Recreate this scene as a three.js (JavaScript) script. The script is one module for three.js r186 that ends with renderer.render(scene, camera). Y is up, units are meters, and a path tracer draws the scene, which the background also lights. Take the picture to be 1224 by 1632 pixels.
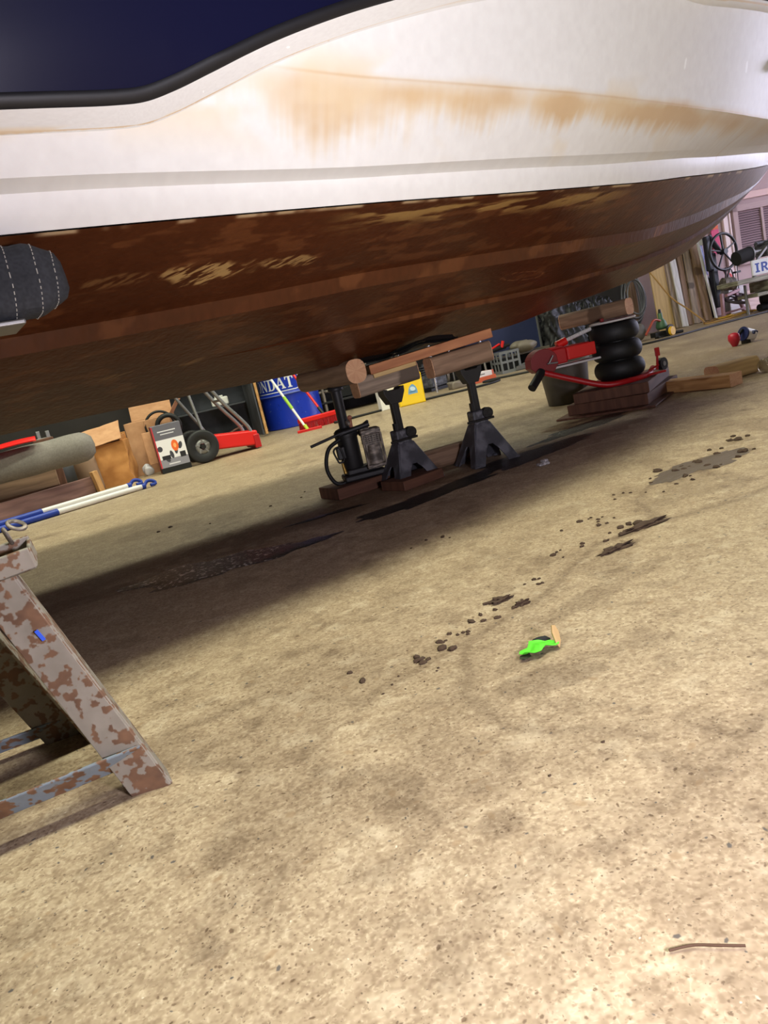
import * as THREE from 'three';
import { RoundedBoxGeometry } from 'three/addons/geometries/RoundedBoxGeometry.js';
import { mergeGeometries, mergeVertices } from 'three/addons/utils/BufferGeometryUtils.js';
import { RectAreaLightUniformsLib } from 'three/addons/lights/RectAreaLightUniformsLib.js';
RectAreaLightUniformsLib.init();

// ---------------------------------------------------------------- camera, sky, exposure, lamp strengths
const scene = new THREE.Scene();
const camera = new THREE.PerspectiveCamera(67.98, 1224 / 1632, 0.05, 120);
camera.position.set(0, 0.6, 0);
camera.rotation.order = 'YXZ';
camera.rotation.set(THREE.MathUtils.degToRad(-11.5), 0, THREE.MathUtils.degToRad(-13));
scene.background = new THREE.Color(6.6, 6.6, 8.6);              // overcast daylight outside the workshop door
const renderer = new THREE.WebGLRenderer({ antialias: true });
renderer.toneMapping = THREE.LinearToneMapping;
renderer.toneMappingExposure = 1.0;
renderer.shadowMap.enabled = true;
const LAMP_ROW = 68, LAMP_COLOR = new THREE.Color(0.97, 1, 0.78);     // ceiling fixtures, yellowish green tubes
const WORK = 9.5, WORK_COLOR = new THREE.Color(0.96, 0.9, 1.04);          // low work light beside the camera
const HULL_FILL = 32, HULL_FILL_COLOR = new THREE.Color(0.96, 0.95, 1.0);       // added unseen fill for the hull, modelled as a tripod flood

// ---------------------------------------------------------------- helpers
const V = (x, y, z) => new THREE.Vector3(x, y, z);
const rad = THREE.MathUtils.degToRad;
function rng(seed) { let a = seed >>> 0; return () => { a = (a + 0x6d2b79f5) >>> 0; let t = Math.imul(a ^ (a >>> 15), 1 | a); t = (t + Math.imul(t ^ (t >>> 7), 61 | t)) ^ t; return ((t ^ (t >>> 14)) >>> 0) / 4294967296; }; }
const R = rng(7);
const clamp = (x, a = 0, b = 1) => Math.min(b, Math.max(a, x));
const sstep = (a, b, x) => { const t = clamp((x - a) / (b - a)); return t * t * (3 - 2 * t); };
const mix = (a, b, t) => a + (b - a) * t;
const mix3 = (a, b, t) => [mix(a[0], b[0], t), mix(a[1], b[1], t), mix(a[2], b[2], t)];
function hash(x, y, s) { let h = Math.imul(x, 374761393) + Math.imul(y, 668265263) + Math.imul(s, 1274126177); h = Math.imul(h ^ (h >>> 13), 1274126177); return ((h ^ (h >>> 16)) >>> 0) / 4294967296; }
function vnoise(x, y, px = 0, py = 0, s = 1) {           // value noise; repeats after px, py cells when given
  const ix = Math.floor(x), iy = Math.floor(y), fx = x - ix, fy = y - iy, u = fx * fx * (3 - 2 * fx), v = fy * fy * (3 - 2 * fy);
  const w = (a, p) => (p ? ((a % p) + p) % p : a), x0 = w(ix, px), x1 = w(ix + 1, px), y0 = w(iy, py), y1 = w(iy + 1, py);
  return mix(mix(hash(x0, y0, s), hash(x1, y0, s), u), mix(hash(x0, y1, s), hash(x1, y1, s), u), v);
}
function fbm(x, y, oct = 4, px = 0, py = 0, s = 1) { let a = 0.5, r = 0, n = 0; for (let o = 0; o < oct; o++) { r += a * vnoise(x, y, px, py, s + o); n += a; a *= 0.5; x *= 2; y *= 2; px *= 2; py *= 2; } return r / n; }
function tex(w, h, fn, srgb = true, wrap = true) {
  const d = new Uint8Array(w * h * 4);
  for (let y = 0, i = 0; y < h; y++) for (let x = 0; x < w; x++, i += 4) { const c = fn((x + 0.5) / w, (y + 0.5) / h); d[i] = clamp(c[0], 0, 255); d[i + 1] = clamp(c[1], 0, 255); d[i + 2] = clamp(c[2], 0, 255); d[i + 3] = 255; }
  const t = new THREE.DataTexture(d, w, h); t.magFilter = THREE.LinearFilter; t.minFilter = THREE.LinearMipmapLinearFilter; t.generateMipmaps = true;
  t.wrapS = t.wrapT = wrap ? THREE.RepeatWrapping : THREE.ClampToEdgeWrapping; if (srgb) t.colorSpace = THREE.SRGBColorSpace; t.needsUpdate = true; return t;
}
function canvasTex(w, h, draw) { const c = document.createElement('canvas'); c.width = w; c.height = h; draw(c.getContext('2d'), w, h); const t = new THREE.CanvasTexture(c); t.colorSpace = THREE.SRGBColorSpace; t.wrapS = THREE.RepeatWrapping; return t; }
const mat = (color, roughness = 0.7, o = {}) => new THREE.MeshStandardMaterial({ color, roughness, ...o });
const taken = {};
function numbered(name) { const n = (taken[name] = (taken[name] ?? -1) + 1); return n ? `${name}_${String(n).padStart(3, '0')}` : name; }
function tag(o, label, category, group) { o.userData = { label, category }; if (group) o.userData.group = group; return o; }
function thing(name, label, category, p = [0, 0, 0], turn = 0, group) { const o = new THREE.Group(); o.name = numbered(name); o.position.set(...p); o.rotation.y = turn; scene.add(o); return tag(o, label, category, group); }
function part(name, g, m, parent, p, r) { const o = new THREE.Mesh(Array.isArray(g) ? merge(g) : g, m); o.name = name; if (p) o.position.set(...p); if (r) o.rotation.set(...r); parent.add(o); return o; }
function single(name, g, m, label, category, p, r, group) { const o = part(numbered(name), g, m, scene, p, r); return tag(o, label, category, group); }
function struct(name, g, m, p, r, parent = scene) { const o = part(name, g, m, parent, p, r); if (parent === scene) o.userData.kind = 'structure'; return o; }
function merge(list) { return mergeGeometries(list.map((g) => { const n = g.index ? g.toNonIndexed() : g; for (const k of Object.keys(n.attributes)) if (!['position', 'normal', 'uv'].includes(k)) n.deleteAttribute(k); return n; })); }
// uv in metres by the way each face points; "along" is the axis the grain follows
function wuv(g, along = 'x', k = 1, off = 0) {
  g = g.index ? g.toNonIndexed() : g; const p = g.attributes.position, uv = new Float32Array(p.count * 2), a = V(), b = V(), c = V(), n = V();
  for (let i = 0; i < p.count; i += 3) {
    a.fromBufferAttribute(p, i); b.fromBufferAttribute(p, i + 1); c.fromBufferAttribute(p, i + 2); n.copy(b).sub(a).cross(c.clone().sub(a));
    const ax = ['x', 'y', 'z'], w = ax.map((q) => Math.abs(n[q])), d = ax[w.indexOf(Math.max(...w))], two = ax.filter((q) => q !== d);
    const [e, f] = two[1] === along ? [two[1], two[0]] : two;
    [a, b, c].forEach((q, j) => { uv[(i + j) * 2] = q[e] * k + off; uv[(i + j) * 2 + 1] = q[f] * k + off * 0.7; });
  }
  g.setAttribute('uv', new THREE.BufferAttribute(uv, 2)); return g;
}
const rbox = (w, h, d, r = 0.006, seg = 2) => new RoundedBoxGeometry(w, h, d, seg, Math.min(r, w / 2.01, h / 2.01, d / 2.01));
const box = (w, h, d, x = 0, y = 0, z = 0, r = 0.004) => rbox(w, h, d, r).translate(x, y, z);
const tube = (pts, r, seg = 24, rs = 8, closed = false, tens = 0.5) => new THREE.TubeGeometry(new THREE.CatmullRomCurve3(pts.map((p) => V(...p)), closed, 'catmullrom', tens), seg, r, rs, closed);
function rod(a, b, r0, r1 = r0, seg = 14) { const A = V(...a), B = V(...b), d = B.clone().sub(A), g = new THREE.CylinderGeometry(r1, r0, d.length(), seg, 1); g.translate(0, d.length() / 2, 0); g.applyQuaternion(new THREE.Quaternion().setFromUnitVectors(V(0, 1, 0), d.clone().normalize())); return g.translate(A.x, A.y, A.z); }
function barBetween(a, b, w, t, side = V(0, 0, 1)) {     // rectangular bar from a to b; w along "side" projected, t across
  const A = V(...a), B = V(...b), y = B.clone().sub(A), L = y.length(); y.normalize(); const x = side.clone().addScaledVector(y, -side.dot(y)).normalize(), z = x.clone().cross(y);
  const g = rbox(w, L, t, 0.003, 1); g.applyMatrix4(new THREE.Matrix4().makeBasis(x, y, z)); const m = A.add(B).multiplyScalar(0.5); return g.translate(m.x, m.y, m.z);
}
function extrude(pts, depth, bevel = 0, holes = []) { const s = new THREE.Shape(pts.map((p) => new THREE.Vector2(...p))); for (const h of holes) s.holes.push(new THREE.Path(h.map((p) => new THREE.Vector2(...p)))); return new THREE.ExtrudeGeometry(s, { depth, bevelEnabled: bevel > 0, bevelSize: bevel, bevelThickness: bevel, bevelSegments: 2, curveSegments: 16 }); }
const lathe = (pts, seg = 32) => new THREE.LatheGeometry(pts.map((p) => new THREE.Vector2(...p)), seg);
const ring = (r, t, a = 24, b = 8) => new THREE.TorusGeometry(r, t, b, a);
function pchip(xs, ys) {
  const n = xs.length, d = [], m = []; for (let i = 0; i < n - 1; i++) d.push((ys[i + 1] - ys[i]) / (xs[i + 1] - xs[i]));
  for (let i = 0; i < n; i++) m.push(i === 0 ? d[0] : i === n - 1 ? d[n - 2] : d[i - 1] * d[i] <= 0 ? 0 : 2 * d[i - 1] * d[i] / (d[i - 1] + d[i]));
  return (x) => { x = clamp(x, xs[0], xs[n - 1]); let i = 0; while (i < n - 2 && x > xs[i + 1]) i++; const h = xs[i + 1] - xs[i], t = (x - xs[i]) / h, t2 = t * t, t3 = t2 * t; return (2 * t3 - 3 * t2 + 1) * ys[i] + (t3 - 2 * t2 + t) * h * m[i] + (-2 * t3 + 3 * t2) * ys[i + 1] + (t3 - t2) * h * m[i + 1]; };
}
function loft(rows, flip = false, uvOf = null) {          // rows of points, same length -> smooth surface
  const nr = rows.length, nc = rows[0].length, pos = [], uv = [], idx = [];
  rows.forEach((r, i) => r.forEach((p, j) => { pos.push(...p); uv.push(...(uvOf ? uvOf(p) : [j / (nc - 1), i / (nr - 1)])); }));
  for (let i = 0; i < nr - 1; i++) for (let j = 0; j < nc - 1; j++) { const a = i * nc + j, b = a + 1, c = a + nc, d = c + 1; if (flip) idx.push(a, c, b, b, c, d); else idx.push(a, b, c, b, d, c); }
  const g = new THREE.BufferGeometry(); g.setAttribute('position', new THREE.Float32BufferAttribute(pos, 3)); g.setAttribute('uv', new THREE.Float32BufferAttribute(uv, 2)); g.setIndex(idx); g.computeVertexNormals(); return g;
}
function lumpy(g, amp, freq, seed) { g = mergeVertices(g.deleteAttribute('uv') && g.deleteAttribute('normal') ? g : g); const p = g.attributes.position; for (let i = 0; i < p.count; i++) { const x = p.getX(i), y = p.getY(i), z = p.getZ(i), k = 1 + amp * (fbm(x * freq + 9.1 + z * freq * 0.7, y * freq + 3.3 - z * freq, 3, 0, 0, seed) - 0.5) * 2; p.setXYZ(i, x * k, y * k, z * k); } g.computeVertexNormals(); return g; }

// ---------------------------------------------------------------- procedural surfaces
const woodTex = (lo, hi, seed, knots = 0.5) => tex(512, 256, (u, v) => {
  const wv = v * 14 + 1.6 * fbm(u * 3, v * 6, 3, 3, 6, seed), g = 0.5 + 0.5 * Math.sin(wv * 6.283), f = fbm(u * 6, v * 90, 3, 6, 90, seed + 5), k = sstep(0.72, 0.8, fbm(u * 4, v * 4, 2, 4, 4, seed + 9)) * knots;
  return mix3(lo, hi, clamp(0.25 + 0.3 * g + 0.5 * f - k));
});
const M = {};
const wood = (lo, hi, seed, k, r = 0.75) => new THREE.MeshStandardMaterial({ map: woodTex(lo, hi, seed, k), roughness: r });
M.pine = wood([150, 102, 58], [214, 168, 110], 11, 0.6);
M.pineRed = wood([140, 84, 52], [188, 128, 84], 12, 0.4);
M.oldWood = wood([98, 74, 56], [158, 128, 102], 13, 0.8);
M.greyWood = wood([92, 78, 66], [168, 148, 128], 14, 0.9);
M.darkWood = wood([66, 40, 28], [112, 74, 54], 15, 0.5);
M.ply = wood([168, 138, 88], [204, 172, 118], 16, 0.2);
M.whiteWood = wood([176, 170, 168], [226, 222, 222], 17, 0.2);
M.endGrain = new THREE.MeshStandardMaterial({ roughness: 0.85, map: tex(256, 256, (u, v) => { const x = u - 0.47, y = v - 0.53, r = Math.hypot(x, y) + 0.03 * fbm(u * 5, v * 5, 3, 0, 0, 4), w = 0.5 + 0.5 * Math.sin(r * 120), a = fbm(Math.atan2(y, x) * 9, r * 3, 2, 0, 0, 8); return mix3([172, 116, 84], [232, 192, 152], clamp(0.35 + 0.4 * w + 0.4 * (a - 0.5))); }) });
M.black = mat(0x0d0d0e, 0.45); M.blackMatte = mat(0x141314, 0.8); M.rubber = mat(0x121213, 0.6);
M.steel = mat(0x8b8a88, 0.42, { metalness: 0.7 }); M.chrome = mat(0xc8c8cc, 0.22, { metalness: 0.9 }); M.darkSteel = mat(0x2b2a2c, 0.5, { metalness: 0.4 });
M.red = mat(0xb2141a, 0.42); M.redDark = mat(0x7c0f14, 0.5); M.redBright = mat(0xd81a16, 0.4); M.white = mat(0xe6e4e0, 0.45); M.blue = mat(0x1b3a9c, 0.45);
M.card = new THREE.MeshStandardMaterial({ roughness: 0.9, map: tex(256, 256, (u, v) => { const f = fbm(u * 8, v * 8, 4, 8, 8, 3), l = 0.5 + 0.5 * Math.sin(u * 6.283 * 40); return mix3([176, 128, 92], [206, 160, 122], f * 0.9 + 0.1 * l); }) });
M.kraft = new THREE.MeshStandardMaterial({ roughness: 0.9, map: tex(256, 256, (u, v) => { const f = fbm(u * 5, v * 5, 5, 5, 5, 6); return mix3([158, 102, 52], [206, 148, 88], f); }) });
M.grime = (lo, hi, seed, o = {}) => new THREE.MeshStandardMaterial({ roughness: 0.55, map: tex(256, 256, (u, v) => mix3(lo, hi, sstep(0.3, 0.7, fbm(u * 6, v * 6, 5, 6, 6, seed)))), ...o });
M.jackGrey = M.grime([72, 72, 78], [112, 112, 120], 21, { metalness: 0.2 });
M.castGrey = M.grime([84, 76, 68], [156, 144, 130], 22, { metalness: 0.2 });
M.jackBlack = M.grime([14, 13, 14], [34, 32, 32], 23);
M.rustPaint = (grey, seed) => new THREE.MeshStandardMaterial({
  roughness: 0.72, map: tex(512, 512, (u, v) => {
    const f = fbm(u * 64, v * 64, 4, 64, 64, seed), c = fbm(u * 12, v * 12, 3, 12, 12, seed + 3), fine = vnoise(u * 150, v * 150, 150, 150, seed + 6), r = sstep(0.595, 0.63, f * 0.72 + c * 0.34 + 0.06 * fine);
    return mix3(mix3(grey, [grey[0] * 0.86, grey[1] * 0.86, grey[2] * 0.84], fbm(u * 30, v * 30, 3, 30, 30, seed)), mix3([84, 60, 44], [126, 92, 66], fbm(u * 40, v * 40, 3, 40, 40, seed + 2)), r);
  }), bumpMap: tex(256, 256, (u, v) => { const f = 255 * fbm(u * 64, v * 64, 4, 64, 64, seed); return [f, f, f]; }, false), bumpScale: 0.0012,
});
M.standPaint = M.rustPaint([142, 134, 122], 31);
M.bracePaint = M.rustPaint([120, 130, 140], 37);
M.fabric = new THREE.MeshStandardMaterial({ roughness: 0.95, map: tex(256, 256, (u, v) => mix3([34, 36, 40], [66, 68, 74], 0.55 * fbm(u * 8, v * 8, 4, 8, 8, 41) + 0.45 * vnoise(u * 128, v * 128, 128, 128, 42))) });
M.carpet = new THREE.MeshStandardMaterial({ roughness: 0.95, map: tex(256, 256, (u, v) => mix3([104, 98, 92], [140, 134, 128], 0.6 * fbm(u * 8, v * 8, 4, 8, 8, 43) + 0.4 * vnoise(u * 128, v * 128, 128, 128, 44))) });

// ---------------------------------------------------------------- the workshop shell
// the back wall's frame: a along the wall to the right, d out of the wall towards the camera
const WA = rad(17.5), wc = Math.cos(WA), ws = Math.sin(WA), W0 = [4.9, -11.9];
const W = (a, y, d) => [W0[0] + wc * a + ws * d, y, W0[1] - ws * a + wc * d];
const toWall = (x, z) => { const dx = x - W0[0], dz = z - W0[1]; return [dx * wc - dz * ws, dx * ws + dz * wc]; };
const A0 = -15, A1 = 4.2, D1 = 15, HC = 4.4;
const plaster = (lo, hi, s) => new THREE.MeshStandardMaterial({ roughness: 0.9, map: tex(256, 256, (u, v) => mix3(lo, hi, fbm(u * 6, v * 6, 5, 6, 6, s))) });
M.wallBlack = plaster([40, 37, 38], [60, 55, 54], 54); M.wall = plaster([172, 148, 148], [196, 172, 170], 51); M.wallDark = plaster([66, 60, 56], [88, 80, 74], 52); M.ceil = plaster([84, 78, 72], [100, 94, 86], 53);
const wallBox = (name, w, h, t, a, y, d, m, turn = 0) => struct(name, wuv(new THREE.BoxGeometry(w, h, t), 'x', 0.5), m, W(a, y, d), [0, WA + turn, 0]);
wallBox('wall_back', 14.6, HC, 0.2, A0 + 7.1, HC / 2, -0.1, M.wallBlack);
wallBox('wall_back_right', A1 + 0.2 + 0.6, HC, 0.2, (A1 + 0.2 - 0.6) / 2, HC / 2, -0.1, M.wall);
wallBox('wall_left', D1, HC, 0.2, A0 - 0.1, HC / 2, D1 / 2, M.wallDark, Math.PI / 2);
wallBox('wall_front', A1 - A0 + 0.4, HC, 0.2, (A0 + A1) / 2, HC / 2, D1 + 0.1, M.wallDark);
wallBox('ceiling', A1 - A0 + 0.4, 0.2, D1 + 0.4, (A0 + A1) / 2, HC + 0.1, D1 / 2, M.ceil);
// right wall with the open roll-up door that lets the daylight in
const DO0 = 1.2, DO1 = 5.6, DOH = 3.4;
wallBox('wall_right', DO0, HC, 0.2, A1 + 0.1, HC / 2, DO0 / 2, M.wall, Math.PI / 2);
wallBox('wall_right_front', D1 - DO1, HC, 0.2, A1 + 0.1, HC / 2, (D1 + DO1) / 2, M.wall, Math.PI / 2);
wallBox('wall_right_lintel', DO1 - DO0, HC - DOH, 0.2, A1 + 0.1, (HC + DOH) / 2, (DO0 + DO1) / 2, M.wall, Math.PI / 2);
wallBox('apron_outside', 14, 0.3, 22, A1 + 7.3, -0.17, 4, mat(0x8d8780, 0.9));

// concrete floor: a fine tiled aggregate surface times the large stains (vertex colours)
const T = 1.5;                                              // metres per tile of the aggregate
const chips = (() => { const n = 2048, c = new Float32Array(n * n), k = new Uint8Array(n * n), r = rng(91);
  const stamp = (num, r0, r1, kind) => { for (let i = 0; i < num; i++) { const x = r() * n, y = r() * n, a = r0 + (r1 - r0) * r() ** 2, b = a * (0.35 + 0.45 * r()), t = r() * 3.14, cs = Math.cos(t), sn = Math.sin(t), jag = r() * 6, ja2 = r() * 6; const e = Math.ceil(a) + 1;
    for (let dy = -e; dy <= e; dy++) for (let dx = -e; dx <= e; dx++) { const p = (dx * cs + dy * sn) / a, q = (-dx * sn + dy * cs) / b, w = Math.hypot(p, q) * (1 + 0.12 * Math.sin(2 * Math.atan2(q, p) + jag) + 0.1 * Math.sin(5 * Math.atan2(q, p) + ja2)); if (w < 1) { const X = ((x + dx | 0) + n) % n, Y = ((y + dy | 0) + n) % n; k[Y * n + X] = kind; c[Y * n + X] = Math.min(1, (1 - w) * 3); } } } };
  stamp(26000, 1.5, 5, 6); stamp(16000, 1.5, 5, 7); stamp(7500, 1.2, 4.2, 1); stamp(5000, 0.8, 2.4, 8); stamp(420, 2, 7, 2); stamp(620, 2, 7, 3); stamp(420, 1.5, 4, 4); stamp(170, 6, 16, 5); return { n, c, k }; })();
const CHIP = { 1: [104, 82, 62], 2: [76, 71, 70], 3: [98, 76, 56], 4: [226, 212, 190], 5: [150, 122, 90], 6: [124, 102, 78], 7: [202, 184, 154], 8: [72, 58, 46] };
const speck = (u, v) => { const i = (v * chips.n | 0) * chips.n + (u * chips.n | 0); return [chips.k[i], chips.c[i]]; };
const floorMap = tex(2048, 2048, (u, v) => {
  const a = fbm(u * 9, v * 9, 4, 9, 9, 61), b = fbm(u * 60, v * 60, 3, 60, 60, 62), c = vnoise(u * 330, v * 330, 330, 330, 63), e = fbm(u * 26, v * 26, 3, 26, 26, 64), g = fbm(u * 260, v * 260, 2, 260, 260, 65), w = Math.abs(2 * fbm(u * 190, v * 190, 2, 190, 190, 66) - 1);
  let q = mix3([128, 106, 82], [202, 182, 152], clamp(-0.04 + 0.22 * a + 0.3 * b + 0.24 * c + 0.36 * g)); q = mix3(q, [212, 196, 168], 0.4 * sstep(0.14, 0.02, w) * sstep(0.45, 0.6, g)); q = mix3(q, [118, 96, 74], 0.22 * sstep(0.6, 0.75, 1 - g)); q = mix3(q, [206, 190, 164], 0.35 * sstep(0.56, 0.72, e) * sstep(0.4, 0.7, b)); q = mix3(q, [130, 108, 84], 0.25 * sstep(0.6, 0.75, 1 - e) * sstep(0.45, 0.7, c));
  const [k, f] = speck(u, v); return k ? mix3(q, CHIP[k], f * (k >= 5 && k < 8 ? 0.45 : 0.8)) : q;
});
const floorBump = tex(1024, 1024, (u, v) => { const h = 255 * clamp(0.5 * fbm(u * 60, v * 60, 3, 60, 60, 62) + 0.3 * vnoise(u * 330, v * 330, 330, 330, 63) + 0.2 * fbm(u * 9, v * 9, 4, 9, 9, 61) - (speck(u, v)[0] === 3 ? 0.25 : 0)); return [h, h, h]; }, false);
M.floor = new THREE.MeshStandardMaterial({ map: floorMap, bumpMap: floorBump, bumpScale: 0.0016, roughness: 0.55, vertexColors: true });
const segD = (x, z, a, b) => { const vx = b[0] - a[0], vz = b[1] - a[1], t = clamp(((x - a[0]) * vx + (z - a[1]) * vz) / (vx * vx + vz * vz)); return Math.hypot(x - a[0] - t * vx, z - a[1] - t * vz); };
const cracks = [
  [[-0.12, -1.3], [0.1, -1.45], [0.3, -1.62], [0.52, -1.9], [0.72, -1.98], [0.98, -2.02], [1.4, -2.25], [2.0, -2.5]],
  [[0.1, -1.45], [0.06, -1.22], [0.12, -1.08], [0.3, -0.98]], [[0.72, -1.98], [0.76, -2.25], [0.95, -2.5]], [[-0.5, -1.35], [-0.3, -1.42], [-0.1, -1.3]], [[0.24, -0.82], [0.34, -0.86], [0.42, -0.92]],
  [[1.2, -5.9], [2.4, -6.3], [4.2, -7.4], [5.6, -7.9]]];
// darker floor patches, soaked or dirty ones among them: centre, half length, half width, turn, strength
const patches = [
  [1.1, -2.52, 0.23, 0.09, 0.45, 0.8], [0.85, -2.2, 0.15, 0.05, 0.5, 0.3], [0.66, -1.96, 0.11, 0.03, 0.45, 0.7], [0.55, -1.83, 0.08, 0.03, 0.5, 0.55], [0.22, -1.22, 0.1, 0.05, 0.2, 0.5], [0.22, -1.34, 0.12, 0.04, 0.6, 0.35],
  [-0.02, -1.16, 0.1, 0.04, 0.2, 0.22], [-0.3, -0.75, 0.018, 0.02, 0, 0.55], [-0.24, -0.62, 0.03, 0.012, 0.6, 0.5], [0.05, -0.86, 0.03, 0.025, 0.2, 0.5], [-0.5, -1.3, 0.12, 0.05, 0.3, 0.4], [0.55, -2.3, 0.2, 0.05, 0.7, 0.2],
  [0.02, -0.72, 0.12, 0.03, 0.5, 0.22], [-0.26, -1.6, 0.12, 0.06, 0.4, 0.2], [0.25, -2.0, 0.2, 0.05, 0.6, 0.2], [0.4, -1.55, 0.3, 0.04, 0.55, 0.35], [0, -1.42, 0.2, 0.05, 0.5, 0.3],
  [-1.2, -2.6, 0.5, 0.08, 0.3, 0.5], [-0.1, -3.3, 0.9, 0.25, 0.5, 0.5], [0.9, -3.55, 0.6, 0.2, 0.6, 0.5], [1.3, -5.6, 1.6, 0.16, 0.5, 0.45], [3.4, -6.4, 1.4, 0.3, 0.3, 0.4], [0.7, -4.6, 0.4, 0.1, 0.4, 0.4], [2.9, -8.6, 1.6, 0.5, 0.3, 0.4], [2.6, -6.0, 1.3, 0.5, 0.4, 0.45], [4.0, -7.6, 1.8, 0.6, 0.4, 0.45], [1.9, -5.6, 0.9, 0.25, 0.5, 0.4]];  // the far-right entries simply darken the floor colour there
function floorTone(x, z) {
  const a = fbm(x * 0.9 + 40, z * 0.9 + 40, 4, 0, 0, 71), b = fbm(x * 4 + 9, z * 4 + 9, 4, 0, 0, 72), c = fbm(x * 22 + 5, z * 22, 3, 0, 0, 73);
  let q = [0.93 + 0.2 * (a - 0.5) + 0.16 * (b - 0.5), 0.93 + 0.22 * (a - 0.5) + 0.16 * (b - 0.5), 0.92 + 0.3 * (a - 0.5) + 0.16 * (b - 0.5)];
  let dirtAndTone = 0.34 * sstep(0.56, 0.7, b) + 0.3 * sstep(0.6, 0.72, c) * sstep(0.45, 0.6, a);
  for (const [px, pz, l, w, t, s] of patches) { const dx = x - px, dz = z - pz; if (Math.abs(dx) > l * 1.6 || Math.abs(dz) > l * 1.6) continue; const cs = Math.cos(t), sn = Math.sin(t), u = (dx * cs - dz * sn) / l, v = (dx * sn + dz * cs) / w, r = Math.hypot(u, v) + 1.1 * (fbm(x * 14, z * 14, 4, 0, 0, 74) - 0.5); dirtAndTone = Math.max(dirtAndTone, s * sstep(1, 0.8, r) * (0.75 + 0.5 * c)); }
  for (const line of cracks) for (let i = 0; i < line.length - 1; i++) { const d = segD(x + 0.03 * (b - 0.5), z + 0.05 * (fbm(x * 9, z * 9, 3, 0, 0, 75) - 0.5), line[i], line[i + 1]); if (d < 0.06) dirtAndTone = Math.max(dirtAndTone, 0.5 * sstep(0.02, 0.006, d), 0.22 * sstep(0.055, 0.01, d)); }
  return mix3(q, [0.3, 0.25, 0.22], clamp(dirtAndTone));
}
{
  const axis = (lo, a, b, hi, step) => { const v = []; for (let x = a; x <= b; x += step) v.push(x); for (let s = step, x = a; x > lo;) { s *= 1.12; x -= s; v.unshift(Math.max(x, lo)); } for (let s = step, x = b; x < hi;) { s *= 1.12; x += s; v.push(Math.min(x, hi)); } return v; };
  // the floor's grid lies along the camera-facing axes; its outline follows the room
  const xs = axis(-16, -1.3, 2.2, 16, 0.0115), zs = axis(-19, -4.4, -0.35, 9, 0.0115), pos = [], uv = [], col = [], idx = [];
  for (const z of zs) for (const x of xs) { pos.push(x, 0, z); uv.push(x / T, z / T); col.push(...floorTone(x, z)); }
  const nx = xs.length;
  for (let j = 0; j < zs.length - 1; j++) for (let i = 0; i < nx - 1; i++) { const p = toWall((xs[i] + xs[i + 1]) / 2, (zs[j] + zs[j + 1]) / 2); if (p[0] < A0 - 1 || p[0] > A1 + 1 || p[1] < -1 || p[1] > D1 + 1) continue; const a = j * nx + i; idx.push(a, a + nx, a + 1, a + 1, a + nx, a + nx + 1); }
  const g = new THREE.BufferGeometry(); g.setAttribute('position', new THREE.Float32BufferAttribute(pos, 3)); g.setAttribute('uv', new THREE.Float32BufferAttribute(uv, 2)); g.setAttribute('color', new THREE.Float32BufferAttribute(col, 3)); g.setIndex(idx); g.computeVertexNormals();
  const top = struct('floor', g, M.floor);
  const slab = part('floor_slab', new THREE.BoxGeometry(A1 - A0 + 0.4, 0.3, D1 + 0.4), mat(0x8d7a60, 0.9), top, W((A0 + A1) / 2, -0.158, D1 / 2), [0, WA, 0]); slab.userData.kind = 'structure';
}

// ---------------------------------------------------------------- the boat's own frame (x towards the bow, z towards the camera)
const BA = rad(31), bcs = Math.cos(BA), bsn = Math.sin(BA), B0 = [0.15, -3.55];
const B = (s, h, b) => [B0[0] + bcs * s + bsn * b, h, B0[1] - bsn * s + bcs * b];

// ---------------------------------------------------------------- lamps
M.glow = mat(0xfff2dc, 0.5, { emissive: LAMP_COLOR, emissiveIntensity: 3 });
for (const [row, b] of [['near', 1.75], ['far', -1.25], ['back', -3.4]]) for (const [li, s] of { near: [-2.5, -0.3, 1.8], far: [-2.4, 0.1, 2.1], back: [-2.8, 0.4, 3.4] }[row].entries()) {
  const p = B(s, 4.18, b), o = thing('ceiling_light', ['sternward', 'middle', 'bowward'][li] + ' long flat ceiling light ' + { near: 'over the near side of the boat', far: 'over the far side of the boat', back: 'over the clutter along the back wall' }[row], 'light', p, BA, 'ceiling lights, ' + row + ' row');
  part('housing', box(1.3, 0.07, 0.44, 0, 0.055, 0), M.white, o); part('diffuser', box(1.2, 0.02, 0.36, 0, 0.012, 0), M.glow, o);
  for (const x of [-0.45, 0.45]) part('hanger', rod([x, 0.08, 0], [x, 0.225, 0], 0.006), M.steel, o);
  const l = new THREE.RectAreaLight(LAMP_COLOR, LAMP_ROW * { near: 1, far: 0.7, back: 0.75 }[row], 1.2, 0.36); l.position.set(p[0], p[1] - 0.01, p[2]); l.rotation.set(-Math.PI / 2, 0, BA, 'YXZ'); l.rotation.order = 'YXZ'; l.rotation.set(-Math.PI / 2, BA, 0); scene.add(l);
}
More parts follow.
